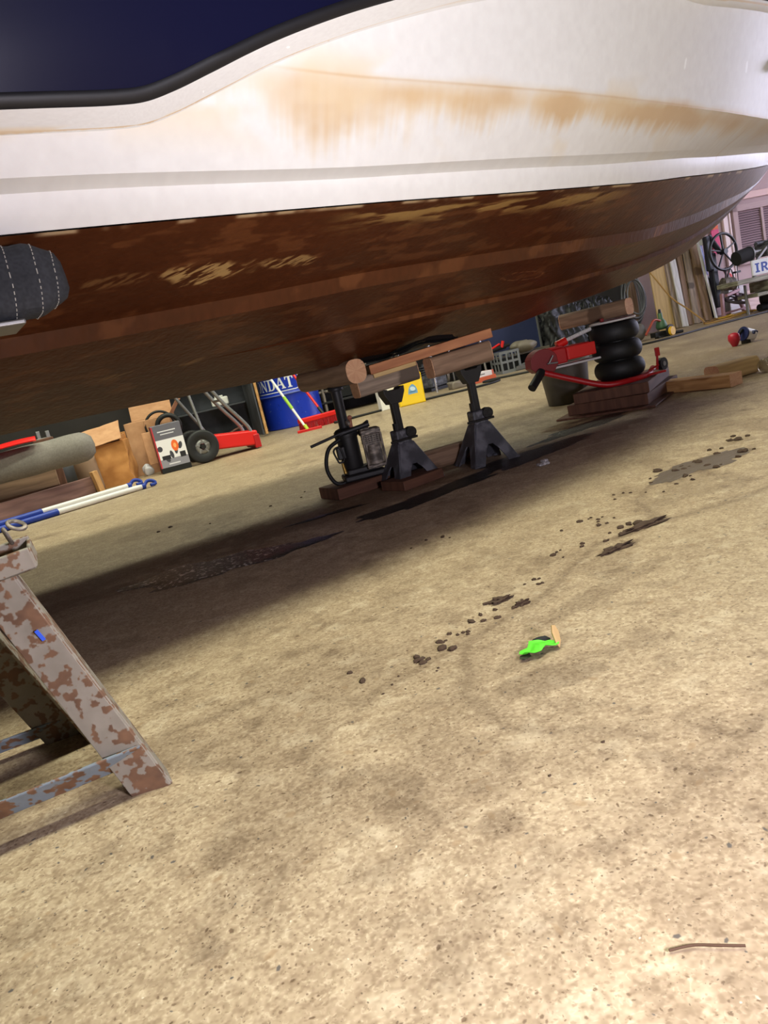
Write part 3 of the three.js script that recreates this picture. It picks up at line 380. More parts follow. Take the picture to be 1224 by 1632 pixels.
// air-over-hydraulic bottle jack on two wooden blocks
for (const [p, rot, s, m, l] of [[[-0.075, 0.028, -3.6], 0.5, [0.36, 0.055, 0.2], M.darkWood, 'dark brown wooden block under the bottle jack, left of the pair'], [[0.16, 0.022, -3.42], 0.62, [0.24, 0.044, 0.17], M.darkWood, 'dark brown wooden block on the floor before the jack stand, right of the pair']]) single('base_block', wuv(rbox(...s, 0.005), 'x', 1.6, R()), m, l, 'block', p, [0, rot, 0]);
{
  const t = thing('bottle_jack', 'black air bottle jack with a ribbed grey pump, standing on a wooden block', 'jack', [-0.075, 0.057, -3.6], 0.15);
  part('base', [box(0.2, 0.03, 0.14, 0.02, 0.015, 0.01, 0.01), box(0.16, 0.03, 0.11, 0.02, 0.042, 0.01, 0.01)], M.jackBlack, t);
  part('cylinder', lathe([[0, 0.03], [0.05, 0.03], [0.05, 0.2], [0.056, 0.205], [0.056, 0.235], [0.045, 0.245], [0.03, 0.25], [0, 0.25]]), M.jackBlack, t, [-0.018, 0, 0]);
  part('ram', lathe([[0, 0.24], [0.024, 0.24], [0.024, 0.42], [0.036, 0.425], [0.036, 0.448], [0, 0.448]]), M.darkSteel, t, [-0.018, 0, 0]);
  const pump = part('pump', [box(0.08, 0.12, 0.06, 0.085, 0.11, 0.045, 0.012), box(0.096, 0.03, 0.09, 0.085, 0.21, 0.045, 0.008), ...[0, 1, 2, 3, 4].map((i) => box(0.084, 0.006, 0.07, 0.085, 0.158 + i * 0.009, 0.05, 0.001)), ...[0, 1, 2, 3, 4, 5].map((i) => box(0.006, 0.05, 0.066, 0.052 + i * 0.013, 0.177, 0.05, 0.001)), rod([0.085, 0.04, 0.052], [0.085, 0.15, 0.052], 0.04, 0.036, 20), box(0.1, 0.018, 0.1, 0.085, 0.05, 0.045, 0.006)], M.castGrey, t);
  for (const [x, z] of [[0.042, 0.086], [0.128, 0.086], [0.128, 0.008]]) part('tie_rod', rod([x, 0.05, z], [x, 0.2, z], 0.006, 0.006, 8), M.castGrey, pump);
  part('fitting', [rod([0.06, 0.2, 0.045], [0.06, 0.222, 0.045], 0.012), rod([0.045, 0.224, 0.05], [0.085, 0.224, 0.06], 0.012), new THREE.SphereGeometry(0.014, 14, 10).translate(-0.0, 0.27, 0.03)], M.castGrey, t);
  part('release_knob', [rod([0.01, 0.235, 0.03], [0.012, 0.285, 0.035], 0.008), new THREE.SphereGeometry(0.012, 12, 10).translate(0.012, 0.292, 0.035)], M.grime([120, 66, 48], [170, 110, 84], 24), t);
  part('handle_socket', [rod([-0.06, 0.228, 0.055], [0.09, 0.246, 0.06], 0.012), rod([0.05, 0.236, 0.03], [0.1, 0.25, -0.04], 0.008)], M.darkSteel, t);
  part('pump_handle', rod([-0.2, 0.205, 0.07], [-0.03, 0.236, 0.06], 0.007), M.darkSteel, t);
  part('air_hose', tube([[-0.055, 0.205, 0.03], [-0.12, 0.17, 0.04], [-0.148, 0.09, 0.045], [-0.13, 0.02, 0.05], [-0.09, 0.0, 0.055], [-0.06, 0.02, 0.05]], 0.0095, 40), M.rubber, t);
  part('hose_clip', [tube([[-0.09, 0.11, 0.06], [-0.1, 0.16, 0.06], [-0.07, 0.17, 0.06], [-0.06, 0.11, 0.06], [-0.085, 0.1, 0.06]], 0.005, 30, 6, true), box(0.04, 0.06, 0.04, -0.065, 0.14, 0.035, 0.006)], M.jackBlack, t);
  part('brass_valve', rod([-0.068, 0.045, 0.06], [-0.072, 0.095, 0.058], 0.009, 0.006), mat(0xa0803c, 0.4, { metalness: 0.7 }), t);
}
// bag jack further towards the bow: stacked boards, three-bellows air jack, timber on top
const AJ = Math.atan2(0.65, 0.45);
single('board', wuv(rbox(0.86, 0.012, 0.56, 0.003), 'x', 1.2, 0.3), M.darkWood, 'thin dark sheet lying lowest under the air jack', 'board', [1.565, 0.007, -4.56], [0, AJ, 0]);
single('board', wuv(rbox(0.72, 0.06, 0.46, 0.004), 'x', 1.2, 0.6), M.darkWood, 'thick dark brown board in the middle of the stack under the air jack', 'board', [1.57, 0.044, -4.55], [0, AJ - 0.02, 0]);
single('board', wuv(rbox(0.72, 0.06, 0.42, 0.004), 'x', 1.2, 0.1), M.darkWood, 'dark brown board on top of the stack, right under the air jack', 'board', [1.575, 0.105, -4.56], [0, AJ + 0.06, 0]);
{
  const t = thing('air_jack', 'red air jack with three black rubber bellows and a long red handle', 'jack', [1.555, 0.136, -4.52], 0.1);
  part('base_plate', [lathe([[0, 0], [0.155, 0], [0.16, 0.008], [0.155, 0.016], [0, 0.016]])], M.red, t);
  const prof = [[0, 0.016], [0.09, 0.016]]; for (let k = 0; k < 3; k++) for (let i = 0; i <= 12; i++) { const a = -Math.PI / 2 + Math.PI * (i / 12); prof.push([0.106 + (0.04 - 0.002 * k) * Math.cos(a), 0.072 + k * 0.108 + 0.053 * Math.sin(a)]); } prof.push([0.085, 0.346], [0, 0.346]);
  part('bellows', lathe(prof, 44), M.rubber, t);
  for (let k = 0; k < 2; k++) part('clamp_ring', ring(0.1, 0.007, 36, 8).rotateX(Math.PI / 2), M.black, t, [0, 0.126 + k * 0.108, 0]);
  part('top_plate', [lathe([[0, 0.346], [0.125, 0.346], [0.13, 0.352], [0.125, 0.36], [0, 0.36]]), box(0.02, 0.02, 0.02, -0.09, 0.37, 0.06)], M.redDark, t); part('rim', ring(0.128, 0.006, 40, 8).rotateX(Math.PI / 2), M.whiteWood, t, [0, 0.352, 0]);
  part('frame', [tube([[0.19, 0.03, 0.03], [0.08, 0.01, 0.16], [-0.08, 0.01, 0.22], [-0.2, 0.02, 0.2], [-0.36, 0.09, 0.14], [-0.5, 0.16, 0.08]], 0.017, 40, 10), box(0.24, 0.012, 0.03, 0.07, 0.012, 0.17)], M.red, t);
  part('grip', rod([-0.5, 0.165, 0.08], [-0.6, 0.09, 0.15], 0.024, 0.024, 18), M.rubber, t);
  part('housing', [box(0.15, 0.06, 0.12, -0.245, 0.24, -0.02, 0.01), box(0.13, 0.09, 0.13, -0.385, 0.225, -0.02, 0.01), box(0.1, 0.012, 0.1, -0.385, 0.275, -0.02, 0.004)], M.red, t);
  part('tray', [box(0.17, 0.008, 0.15, -0.235, 0.196, -0.02), box(0.17, 0.07, 0.008, -0.235, 0.23, 0.055), box(0.008, 0.07, 0.15, -0.32, 0.23, -0.02)], M.redBright, t);
  const gd = []; for (let i = 0; i <= 10; i++) { const a = Math.PI * (0.15 + 0.7 * i / 10); gd.push([-0.47 + 0.085 * Math.cos(a), 0.2 + 0.085 * Math.sin(a)]); } gd.push([-0.55, 0.19], [-0.52, 0.16], [-0.42, 0.15], [-0.39, 0.19]);
  const gg = extrude(gd, 0.1, 0.003); gg.translate(0, 0, -0.04); part('guard', gg, M.redDark, t);
  part('valve_lever', [rod([-0.33, 0.29, -0.02], [-0.30, 0.3, -0.02], 0.022), rod([-0.45, 0.2, 0.08], [-0.42, 0.24, 0.085], 0.005), rod([-0.46, 0.2, 0.08], [-0.4, 0.195, 0.085], 0.005)], M.steel, t);
  part('valve_cap', rod([-0.35, 0.285, -0.02], [-0.29, 0.3, -0.02], 0.024), M.redBright, t); part('handle_bar', rod([-0.3, 0.3, -0.02], [-0.13, 0.335, -0.02], 0.011), M.whiteWood, t);
  part('shelf_plate', box(0.36, 0.012, 0.16, -0.29, 0.165, -0.02), M.whiteWood, t);
  for (const z of [0.0]) { const w = part('wheel', [new THREE.CylinderGeometry(0.036, 0.036, 0.03, 24).rotateX(Math.PI / 2)], M.rubber, t, [0.235, 0.045, z + 0.06], [0, 0.5, 0]); part('hub', new THREE.CylinderGeometry(0.014, 0.014, 0.034, 16).rotateX(Math.PI / 2), M.steel, w); }
  part('wheel_fork', [rod([0.19, 0.02, 0.08], [0.215, 0.12, 0.06], 0.007), box(0.03, 0.05, 0.01, 0.215, 0.12, 0.06), rod([0.12, 0.03, 0.12], [0.2, 0.045, 0.08], 0.006)], M.red, t);
}
timber('timber_block', 'pale-ended timber crossways between the air jack and the keel', 0.42, 0.11, 0.092, M.oldWood, [1.49, 0.545, -4.6], [0, -0.75, 0.02], 0.03);
{ const t = thing('plastic_tub', 'cloudy grey plastic tub on the floor left of the air jack', 'tub', [1.41, 0, -5.2], 0.3);
  part('body', lathe([[0, 0.004], [0.14, 0.004], [0.165, 0.27], [0.172, 0.275], [0.172, 0.285], [0.16, 0.282], [0.135, 0.012], [0, 0.012]], 40), M.grime([70, 66, 60], [112, 106, 98], 25), t); part('rim', ring(0.17, 0.008, 40, 8).rotateX(Math.PI / 2), M.castGrey, t, [0, 0.28, 0]); }
// loose wood to the right of the air jack
{ timber('offcut', 'short pale timber offcut with a clean sawn end, right of the stacked boards', 0.44, 0.12, 0.07, M.pine, [1.94, 0.037, -4.35], [0, -1.0, 0], 0.006);
  timber('offcut', 'longer yellowish timber lying behind the short offcut', 0.3, 0.12, 0.1, M.ply, [2.21, 0.052, -4.5], [0, 0.3, 0.0], 0.03);
  const k = thing('glass_jar', 'small clear jar lying at the right end of the yellowish timber', 'jar', [2.39, 0.046, -4.42], 0.3); part('body', lathe([[0, -0.05], [0.04, -0.05], [0.045, -0.04], [0.045, 0.03], [0.03, 0.05], [0.03, 0.065], [0.027, 0.065], [0.027, 0.05], [0.041, 0.028], [0.041, -0.04], [0, -0.045]], 28).rotateZ(-1.4), new THREE.MeshPhysicalMaterial({ color: 0xe8e4d8, roughness: 0.1, transmission: 0.9, thickness: 0 }), k); part('cap', rod([0.062, 0.01, 0], [0.08, 0.013, 0], 0.032), M.castGrey, k); }

// ---------------------------------------------------------------- clutter on the left, beyond the boat
const G = (m, k = 2, along = 'x') => (g) => wuv(g, along, k, R());
M.pinkWood = wood([92, 66, 60], [142, 106, 98], 18, 0.8);
{ // pile of lumber with a roll of carpet on it
  const ang = Math.atan2(0.66, 0.58);
  single('rough_board', wuv(rbox(1.7, 0.15, 0.04, 0.004), 'x', 1.2, 0.2), M.pinkWood, 'rough pinkish-grey board standing on edge behind the two poles', 'board', [-2.92, 0.076, -5.84], [0, ang, 0]);
  single('wood_cleat', wuv(rbox(0.05, 0.19, 0.05, 0.003), 'y', 1.4), M.pine, 'short pale wooden cleat standing at the end of the rough board', 'board', [-2.31, 0.096, -6.47], [0, ang, 0.12]);
  for (const [p, s, m, l] of [[[-3.12, 0.235, -6.1], [1.2, 0.16, 0.16], M.oldWood, 'thick brown beam under the grey carpet roll'], [[-3.2, 0.078, -6.3], [1.1, 0.15, 0.2], M.darkWood, 'dark low beam in the shade under the thick brown beam']]) single('beam', wuv(rbox(...s, 0.008), 'x', 1.2, R()), m, l, 'beam', p, [0, 0.45, 0]);
  { const o = thing('log', 'short bark-covered log standing left of the paper sack', 'log', [-2.42, 0, -6.62], 0); part('trunk', lumpy(new THREE.CylinderGeometry(0.095, 0.1, 0.34, 24, 8).translate(0, 0.17, 0), 0.14, 9, 101), M.oldWood, o); part('sawn_top', end(0.086, 0.004), M.endGrain, o, [0, 0.342, 0]); }
  const o = thing('carpet_roll', 'thick grey roll of carpet with a rounded end, lying on the lumber', 'carpet roll', [-2.18, 0.42, -6.12], 0); o.rotation.set(0, 0.35, 0.02);
  const prof = []; for (let i = 0; i <= 40; i++) { const k = i / 40, r = 0.118 * (k > 0.94 ? Math.sqrt(1 - ((k - 0.94) / 0.065) ** 2 * 0.8) : 1) * (1 + 0.02 * Math.sin(k * 30)); prof.push([r, -1.5 + k * 1.55]); } prof.push([0.001, 0.06]);
  part('roll', wuv(lathe(prof, 36).rotateZ(-Math.PI / 2), 'x', 1.2), M.carpet, o); for (const a of [0.3, 0.8, 1.3]) part('staple', box(0.014, 0.004, 0.004, 0, 0, 0, 0.001), M.steel, o, [-0.06 - 0.02 * a, 0.115 * Math.sin(a + 0.2), 0.115 * Math.cos(a + 0.2)]);
  const sheet = []; for (let i = 0; i <= 24; i++) { const u = i / 24; sheet.push(Array.from({ length: 9 }, (_, j) => { const v = j / 8; return [-1.0 + u * 0.72, 0.03 + 0.03 * Math.sin(v * Math.PI) + 0.004 * Math.sin(u * 9) - 0.015 * u, (v - 0.5) * 0.24 * (1 - 0.55 * u * u)]; })); }
  single('plastic_tray', [loft(sheet), loft(sheet, true).translate(0, -0.006, 0)], M.redBright, 'bright red plastic tray lying on top of the grey carpet roll', 'tray', [-2.2, 0.545, -6.0], [0, 0.35, 0.02]);
  single('metal_bracket', [box(0.03, 0.07, 0.05, 0, 0.035, 0), box(0.03, 0.06, 0.05, 0.07, 0.03, 0.01), box(0.12, 0.01, 0.06, 0.03, 0.005, 0)], M.steel, 'small steel bracket standing behind the carpet roll', 'bracket', [-2.62, 0.545, -6.35], [0, 0.4, 0]);
  single('support_post', wuv(rbox(0.16, 0.55, 0.14, 0.01), 'y', 1.2), M.darkWood, 'dark wooden post carrying the steel bracket behind the carpet roll', 'post', [-2.6, 0.276, -6.36], [0, 0.4, 0]);
  // two white poles with blue sleeves and blue hooks
  const d = [0.757, -0.653];
  for (const [k, off, l] of [[0, 0, 'white pole with a blue sleeve on the floor, lower of the pair'], [1, 0.022, 'white pole with a blue sleeve on the floor, upper of the pair, against the board']]) {
    const t = thing('pole', l, 'pole', [-1.80 - 0.653 * off, 0.024 + 0.032 * k, -5.93 - 0.757 * off], Math.atan2(0.653, 0.757), 'two white and blue poles'), e = -0.1 * k;
    part('shaft', rod([-1.0 + e, 0, 0], [e, 0, 0], 0.021), M.white, t); part('sleeve', [rod([-1.75 + e, 0, 0], [-0.68 + e, 0, 0], 0.0235), lathe([[0.022, 0], [0.0245, 0.004], [0.0245, 0.02], [0.022, 0.024]], 20).rotateZ(Math.PI / 2).translate(-0.66 + e, 0, 0)], M.blue, t);
    part('hook', [rod([e, 0, 0], [e + 0.03, 0, 0], 0.0235), tube([[e + 0.02, 0.0, 0], [e + 0.06, 0.03, 0], [e + 0.1, 0.02, 0.01], [e + 0.11, -0.004, 0.02], [e + 0.07, -0.006, 0.015]], 0.014, 16, 8)], M.blue, t);
  }
  // paper sack / cartons
  const crumple = (g, a, s) => { g = mergeVertices(g); const p = g.attributes.position; for (let i = 0; i < p.count; i++) { const x = p.getX(i), y = p.getY(i), z = p.getZ(i); p.setXYZ(i, x + a * (fbm(y * 9 + s, z * 9, 3, 0, 0, 5) - 0.5), y + a * 0.5 * (fbm(x * 9 + s, z * 9, 3, 0, 0, 6) - 0.5), z + a * (fbm(x * 9, y * 9 + s, 3, 0, 0, 7) - 0.5)); } g.computeVertexNormals(); return g; };
  { const t = thing('paper_sack', 'brown paper sack with a pale cardboard flap, left of the cartons', 'sack', [-2.3, 0, -6.86], 0.12);
    part('body', crumple(new THREE.BoxGeometry(0.4, 0.38, 0.3, 14, 14, 12).translate(0, 0.19, 0), 0.05, 3), M.kraft, t);
    part('flap', crumple(new THREE.BoxGeometry(0.34, 0.008, 0.22, 8, 1, 6), 0.015, 8), M.card, t, [0.02, 0.46, 0.1], [0.75, 0.05, 0.08]); part('rim', [box(0.37, 0.07, 0.01, 0, 0.41, -0.13), box(0.01, 0.07, 0.26, -0.18, 0.4, 0), box(0.01, 0.06, 0.26, 0.17, 0.4, 0)], M.kraft, t); part('dark_inside', box(0.33, 0.02, 0.24, 0, 0.39, 0), M.blackMatte, t); }  // black sheet inside stands in for the shaded interior of the sack
  { const t = thing('carton', 'tall open cardboard carton behind the paper sack', 'carton', [-1.99, 0, -7.4], 0.1), w = 0.42, h = 0.5, dd = 0.36;
    for (const z of [-1, 1]) part('side', box(w, h, 0.008, 0, h / 2, z * dd / 2), M.card, t); for (const x of [-1, 1]) part('side', box(0.008, h, dd, x * w / 2, h / 2, 0), M.card, t); part('bottom', box(w, 0.008, dd, 0, 0.005, 0), M.card, t);
    part('flap', box(w * 0.96, 0.16, 0.006, 0, 0.08, 0), M.card, t, [0, h, -dd / 2], [-0.3, 0, 0]); part('flap', box(0.006, 0.16, dd * 0.9, 0, 0.08, 0), M.card, t, [w / 2, h, 0], [0, 0, -0.7]); part('flap', box(0.16, 0.24, 0.006, 0, 0, 0), M.card, t, [0.06, 0.38, dd / 2 + 0.03], [0.15, 0.1, 0.05]); }
  single('carton_flap', box(0.17, 0.3, 0.008, 0, 0.15, 0), M.card, 'loose torn piece of cardboard leaning between carton and printed box', 'cardboard', [-1.92, 0.09, -7.06], [-0.12, 0.25, 0.04]);
  single('hose_ring', ring(0.1, 0.022, 30, 10), M.rubber, 'black rubber ring leaning inside the torn carton', 'ring', [-1.76, 0.4, -7.12], [0.1, 0.2, 0]);
  single('bundle', lumpy(new THREE.IcosahedronGeometry(0.05, 4), 0.6, 14, 103), M.grime([150, 150, 156], [220, 220, 226], 26), 'crumpled white wrapping beside the carton at floor level', 'wrapping', [-2.05, 0.05, -7.08], [0, 0, 0]);
  { const t = thing('printed_box', 'grey and white printed box with an orange disc and a red side', 'box', [-1.76, 0, -6.96], 0.32);
    const print = canvasTex(512, 512, (c, w, h) => { c.fillStyle = '#e9e6ea'; c.fillRect(0, 0, w, h); c.fillStyle = '#63616c'; c.fillRect(0, 0, w, h * 0.3); c.fillStyle = '#8d8b96'; c.fillRect(0, h * 0.72, w, h * 0.28); c.fillStyle = '#3a3942'; for (let i = 0; i < 5; i++) { c.beginPath(); c.ellipse(60 + 90 * i, 250 + 40 * ((i * 3) % 4), 46, 30, 0.6 * i, 0, 7); c.fill(); } c.fillStyle = '#f06a24'; c.beginPath(); c.arc(330, 240, 62, 0, 7); c.fill(); c.fillStyle = '#f9b068'; c.beginPath(); c.arc(330, 240, 26, 0, 7); c.fill(); c.fillStyle = '#c8242e'; c.fillRect(0, 0, 20, h); c.fillStyle = '#17161a'; c.fillRect(60, 330, 150, 44); c.fillRect(380, 320, 100, 60); c.fillStyle = '#d8d6de'; c.fillRect(90, 60, 320, 12); c.fillRect(130, 92, 240, 10); c.fillRect(150, 420, 200, 14); });
    const pm = new THREE.MeshStandardMaterial({ map: print, roughness: 0.5 });
    part('carton', box(0.26, 0.43, 0.2, 0, 0.216, 0, 0.003), M.grime([96, 94, 104], [120, 118, 128], 27), t); part('front_print', new THREE.PlaneGeometry(0.256, 0.42), pm, t, [0, 0.216, 0.1012]); part('side_print', box(0.003, 0.42, 0.19, -0.131, 0.216, 0), M.redDark, t); part('base', box(0.265, 0.05, 0.205, 0, 0.026, 0), M.blackMatte, t); }
  single('bicycle_rim', [ring(0.13, 0.012, 36, 8)], M.rubber, 'small black wheel rim leaning behind the printed box', 'rim', [-1.86, 0.42, -7.22], [0.1, 0.3, 0]);
  // red hand cart with a silver tube frame
  { const t = thing('hand_cart', 'red two-wheeled hand cart with a silver tube frame', 'cart', [-1.39, 0, -7.25], 0.42);
    part('deck', [box(0.5, 0.14, 0.3, 0.09, 0.15, 0, 0.02)], M.redBright, t, null, [0, 0, -0.13]); part('toe_plate', box(0.06, 0.13, 0.32, 0.34, 0.075, 0, 0.01), M.red, t);
    for (const z of [0.2, -0.2]) { const w = part('wheel', lathe([[0.07, -0.03], [0.135, -0.034], [0.15, -0.02], [0.153, 0], [0.15, 0.02], [0.135, 0.034], [0.07, 0.03], [0.066, 0], [0.07, -0.03]], 36).rotateX(Math.PI / 2), M.rubber, t, [-0.19, 0.154, z]); part('rim', [lathe([[0.03, -0.02], [0.075, -0.026], [0.078, 0.026], [0.03, 0.02]], 30).rotateX(Math.PI / 2), ...[0, 1, 2, 3, 4].map((i) => box(0.02, 0.05, 0.05, 0, 0.05, 0).rotateZ(i * 1.2566))], M.steel, w); part('hub', rod([0, 0, -0.045], [0, 0, 0.045], 0.022), M.black, w); }
    part('axle', rod([-0.19, 0.154, -0.2], [-0.19, 0.154, 0.2], 0.01), M.steel, t);
    for (const z of [0.13, -0.13]) part('frame_tube', tube([[-0.02, 0.13, z], [0.22, 0.12, z], [0.3, 0.2, z], [0.1, 0.52, z], [-0.08, 0.86, z]], 0.017, 40, 10), M.steel, t);
    part('crossbar', [rod([-0.08, 0.86, -0.13], [-0.08, 0.86, 0.13], 0.017), rod([0.1, 0.52, -0.13], [0.1, 0.52, 0.13], 0.012)], M.steel, t); part('stay', [rod([-0.12, 0.2, 0.1], [-0.17, 0.8, 0.02], 0.014), rod([-0.02, 0.18, -0.1], [-0.3, 0.72, -0.08], 0.014)], M.steel, t); }
  // dark steel cupboard, its door edge lined with a strip of wood
  { const t = thing('steel_cupboard', 'dark grey open steel cupboard left of the blue drum', 'cupboard', [-1.85, 0, -9.25], 0.1), w = 1.1, h = 1.3, dd = 0.5, m = M.grime([48, 50, 56], [72, 74, 82], 28);
    part('side_panel', box(0.02, h, dd, -w / 2, h / 2, 0), m, t); part('side_panel', box(0.02, h, dd, w / 2, h / 2, 0), m, t); part('back_panel', box(w, h, 0.02, 0, h / 2, -dd / 2), m, t); for (const y of [0.02, 0.42, 0.9, 1.29]) part('shelf', box(w - 0.03, 0.02, dd - 0.02, 0, y, 0), m, t); part('door', box(0.02, h * 0.98, 0.46, 0, h * 0.5, 0.23), m, t, [w / 2, 0.01, dd / 2], [0, 0.25, 0]); part('door_edge', box(0.03, h * 0.98, 0.03, 0.04, h * 0.5, 0.44), M.pine, t, [w / 2, 0.01, dd / 2], [0, 0.25, 0]); }
  single('white_case', [box(0.2, 0.1, 0.14, 0, 0.05, 0, 0.02), box(0.1, 0.02, 0.03, 0, 0.11, 0, 0.008)], M.white, 'small white plastic case on the cupboard shelf behind the cart', 'case', [-1.6, 0.435, -9.15], [0, 0.2, 0]);
  single('brown_tool', [box(0.22, 0.06, 0.06, 0, 0.03, 0, 0.01), rod([-0.1, 0.06, 0], [0.1, 0.12, 0], 0.016)], M.grime([90, 50, 40], [130, 80, 64], 29), 'rusty brown tool on the bottom of the steel cupboard', 'tool', [-1.5, 0.031, -9.1], [0, 0.3, 0]);
  single('grey_sack', lumpy(new THREE.SphereGeometry(0.24, 30, 20).scale(1.4, 0.8, 0.9), 0.3, 5, 105), M.grime([52, 52, 58], [84, 84, 92], 30), 'slumped dark grey sack behind the carpet roll', 'sack', [-2.9, 0.19, -7.4], [0, 0.3, 0]);
}
// ---------------------------------------------------------------- along the back: drum, brooms, jugs, table, crates
{
  const t = thing('steel_drum', 'blue steel drum with white lettering and raised rings', 'drum', [-0.80, 0, -9.42], rad(-38));
  const wrap = canvasTex(2048, 1024, (c, w, h) => { const g = c; g.fillStyle = '#1a37b4'; g.fillRect(0, 0, w, h); for (let i = 0; i < 260; i++) { const r = rng(500 + i); g.fillStyle = r() > 0.6 ? 'rgba(190,190,205,0.35)' : 'rgba(14,22,80,0.3)'; g.beginPath(); g.ellipse(r() * w, r() * h, 3 + 20 * r() ** 3, 2 + 9 * r() ** 2, r() * 3, 0, 7); g.fill(); }
    g.fillStyle = '#f2f2f6'; g.font = 'bold 205px serif'; g.textAlign = 'center'; g.textBaseline = 'middle'; g.fillText('CONDAT', w / 2, h * 0.42, 640); g.lineWidth = 12; g.strokeStyle = '#f2f2f6'; g.beginPath(); g.moveTo(w / 2 - 350, h * 0.52); g.lineTo(w / 2 + 330, h * 0.52); g.quadraticCurveTo(w / 2 + 380, h * 0.515, w / 2 + 380, h * 0.47); g.lineTo(w / 2 + 380, h * 0.26); g.stroke(); g.fillRect(w / 2 + 560, h * 0.27, 190, 150); g.fillStyle = '#1a37b4'; g.fillRect(w / 2 + 580, h * 0.31, 150, 16); g.fillRect(w / 2 + 580, h * 0.35, 120, 12); });
  wrap.repeat.set(1, 1); const bm = new THREE.MeshStandardMaterial({ map: wrap, roughness: 0.32 });
  const prof = [[0, 0.01], [0.345, 0.01], [0.355, 0], [0.362, 0.012], [0.355, 0.03]]; for (const y of [0.4, 0.66]) prof.push([0.352, y - 0.03], [0.366, y - 0.014], [0.368, y], [0.366, y + 0.014], [0.352, y + 0.03]); prof.push([0.352, 0.89], [0.362, 0.9], [0.356, 0.915], [0.34, 0.9], [0, 0.895]);
  const g = lathe(prof, 64), p = g.attributes.position, uv = g.attributes.uv; for (let i = 0; i < p.count; i++) { let a = Math.atan2(p.getX(i), p.getZ(i)) / (2 * Math.PI) + 0.5; const seam = Math.floor(i / prof.length) === 64; if (seam) a = 0; uv.setXY(i, a, p.getY(i) / 0.915); }
  // keep u continuous across the seam of the lathe
  for (let i = 0; i < p.count; i++) { const k = Math.floor(i / prof.length) / 64; uv.setX(i, ((0.5 + k))); } wrap.wrapS = THREE.RepeatWrapping;
  part('shell', g, bm, t); for (const y of [0.4, 0.66]) part('hoop', ring(0.369, 0.007, 64, 8).rotateX(Math.PI / 2), M.grime([70, 90, 190], [150, 160, 210], 33), t, [0, y, 0]); part('bung', rod([0.2, 0.895, 0.1], [0.2, 0.915, 0.1], 0.035), M.steel, t);
}
{ const t = thing('push_broom', 'red push broom standing before the blue drum', 'broom', [-0.44, 0, -8.25], 0.5);
  part('head', box(0.52, 0.055, 0.075, 0, 0.105, 0, 0.015), M.redBright, t); const b = []; const r = rng(3); for (let i = 0; i < 60; i++) for (let j = 0; j < 4; j++) b.push(rod([-0.25 + i * 0.0085, 0.085, -0.026 + j * 0.017], [-0.255 + i * 0.0086 + 0.01 * (r() - 0.5), 0.0, -0.034 + j * 0.022 + 0.012 * (r() - 0.5)], 0.004, 0.003, 4)); const br = part('bristles', b, M.red, t); br.userData.kind = 'stuff';
  part('ferrule', rod([0.05, 0.12, 0], [0.035, 0.2, -0.06], 0.018), M.darkSteel, t); part('handle', rod([0.035, 0.2, -0.06], [-0.14, 1.05, -0.6], 0.014), M.redBright, t); }
{ const t = thing('squeegee', 'white long-handled squeegee with a lime green grip band', 'squeegee', [-0.58, 0, -7.95], 0.12);
  part('blade', [box(0.26, 0.016, 0.03, 0.02, 0.02, 0, 0.006), box(0.26, 0.016, 0.006, 0.02, 0.008, 0.008)], M.redBright, t); part('socket', rod([0, 0.02, 0], [-0.02, 0.07, -0.02], 0.018), mat(0xb6cc3a, 0.5), t); part('handle', rod([-0.02, 0.06, -0.02], [-0.38, 0.95, -0.42], 0.013), M.white, t); part('grip', rod([-0.1, 0.258, -0.109], [-0.155, 0.394, -0.17], 0.017), mat(0x9ac43c, 0.55), t); }
{ const jug = (name, label, p, turn, body, lab, s) => { const t = thing(name, label, 'jug', p, turn); const pts = [[-0.13, 0], [0.13, 0], [0.135, 0.3], [0.1, 0.36], [0.05, 0.4], [0.05, 0.44], [-0.005, 0.44], [-0.01, 0.4], [-0.12, 0.35], [-0.135, 0.3]].map(([x, y]) => [x * s, y * s]), hole = [[-0.1, 0.31], [-0.03, 0.345], [-0.03, 0.31], [-0.085, 0.28]].map(([x, y]) => [x * s, y * s]); const g = extrude(pts, 0.15 * s, 0.014 * s, [hole]); g.translate(0, 0.014 * s, -0.075 * s); part('body', g, body, t); part('cap', rod([0.022 * s, 0.45 * s, 0], [0.022 * s, 0.49 * s, 0], 0.036 * s), body, t); if (lab) part('label', [box(0.16 * s, 0.15 * s, 0.002, 0, 0.17 * s, 0.0905 * s, 0.001)], lab, t); return t; };
  const lm = new THREE.MeshStandardMaterial({ roughness: 0.5, map: canvasTex(256, 256, (c) => { c.fillStyle = '#f2c60e'; c.fillRect(0, 0, 256, 256); c.fillStyle = '#6f9fc8'; c.beginPath(); c.moveTo(40, 230); c.quadraticCurveTo(60, 60, 150, 40); c.quadraticCurveTo(230, 90, 220, 230); c.fill(); c.fillStyle = '#c9dcea'; c.beginPath(); c.ellipse(140, 130, 50, 40, 0.4, 0, 7); c.fill(); c.fillStyle = '#33587e'; c.fillRect(70, 180, 120, 14); }) });
  const yj = jug('plastic_jug', 'yellow plastic jug with a blue label behind the jack stands', [0.57, 0, -8.38], 0.05, mat(0xf0c808, 0.35), null, 1); const pl = part('label', new THREE.PlaneGeometry(0.15, 0.14), lm, yj, [0.02, 0.17, 0.0905]); void pl;
  jug('plastic_jug', 'white plastic jug left of the yellow one', [0.31, 0, -8.42], 0.3, M.white, null, 0.68); }
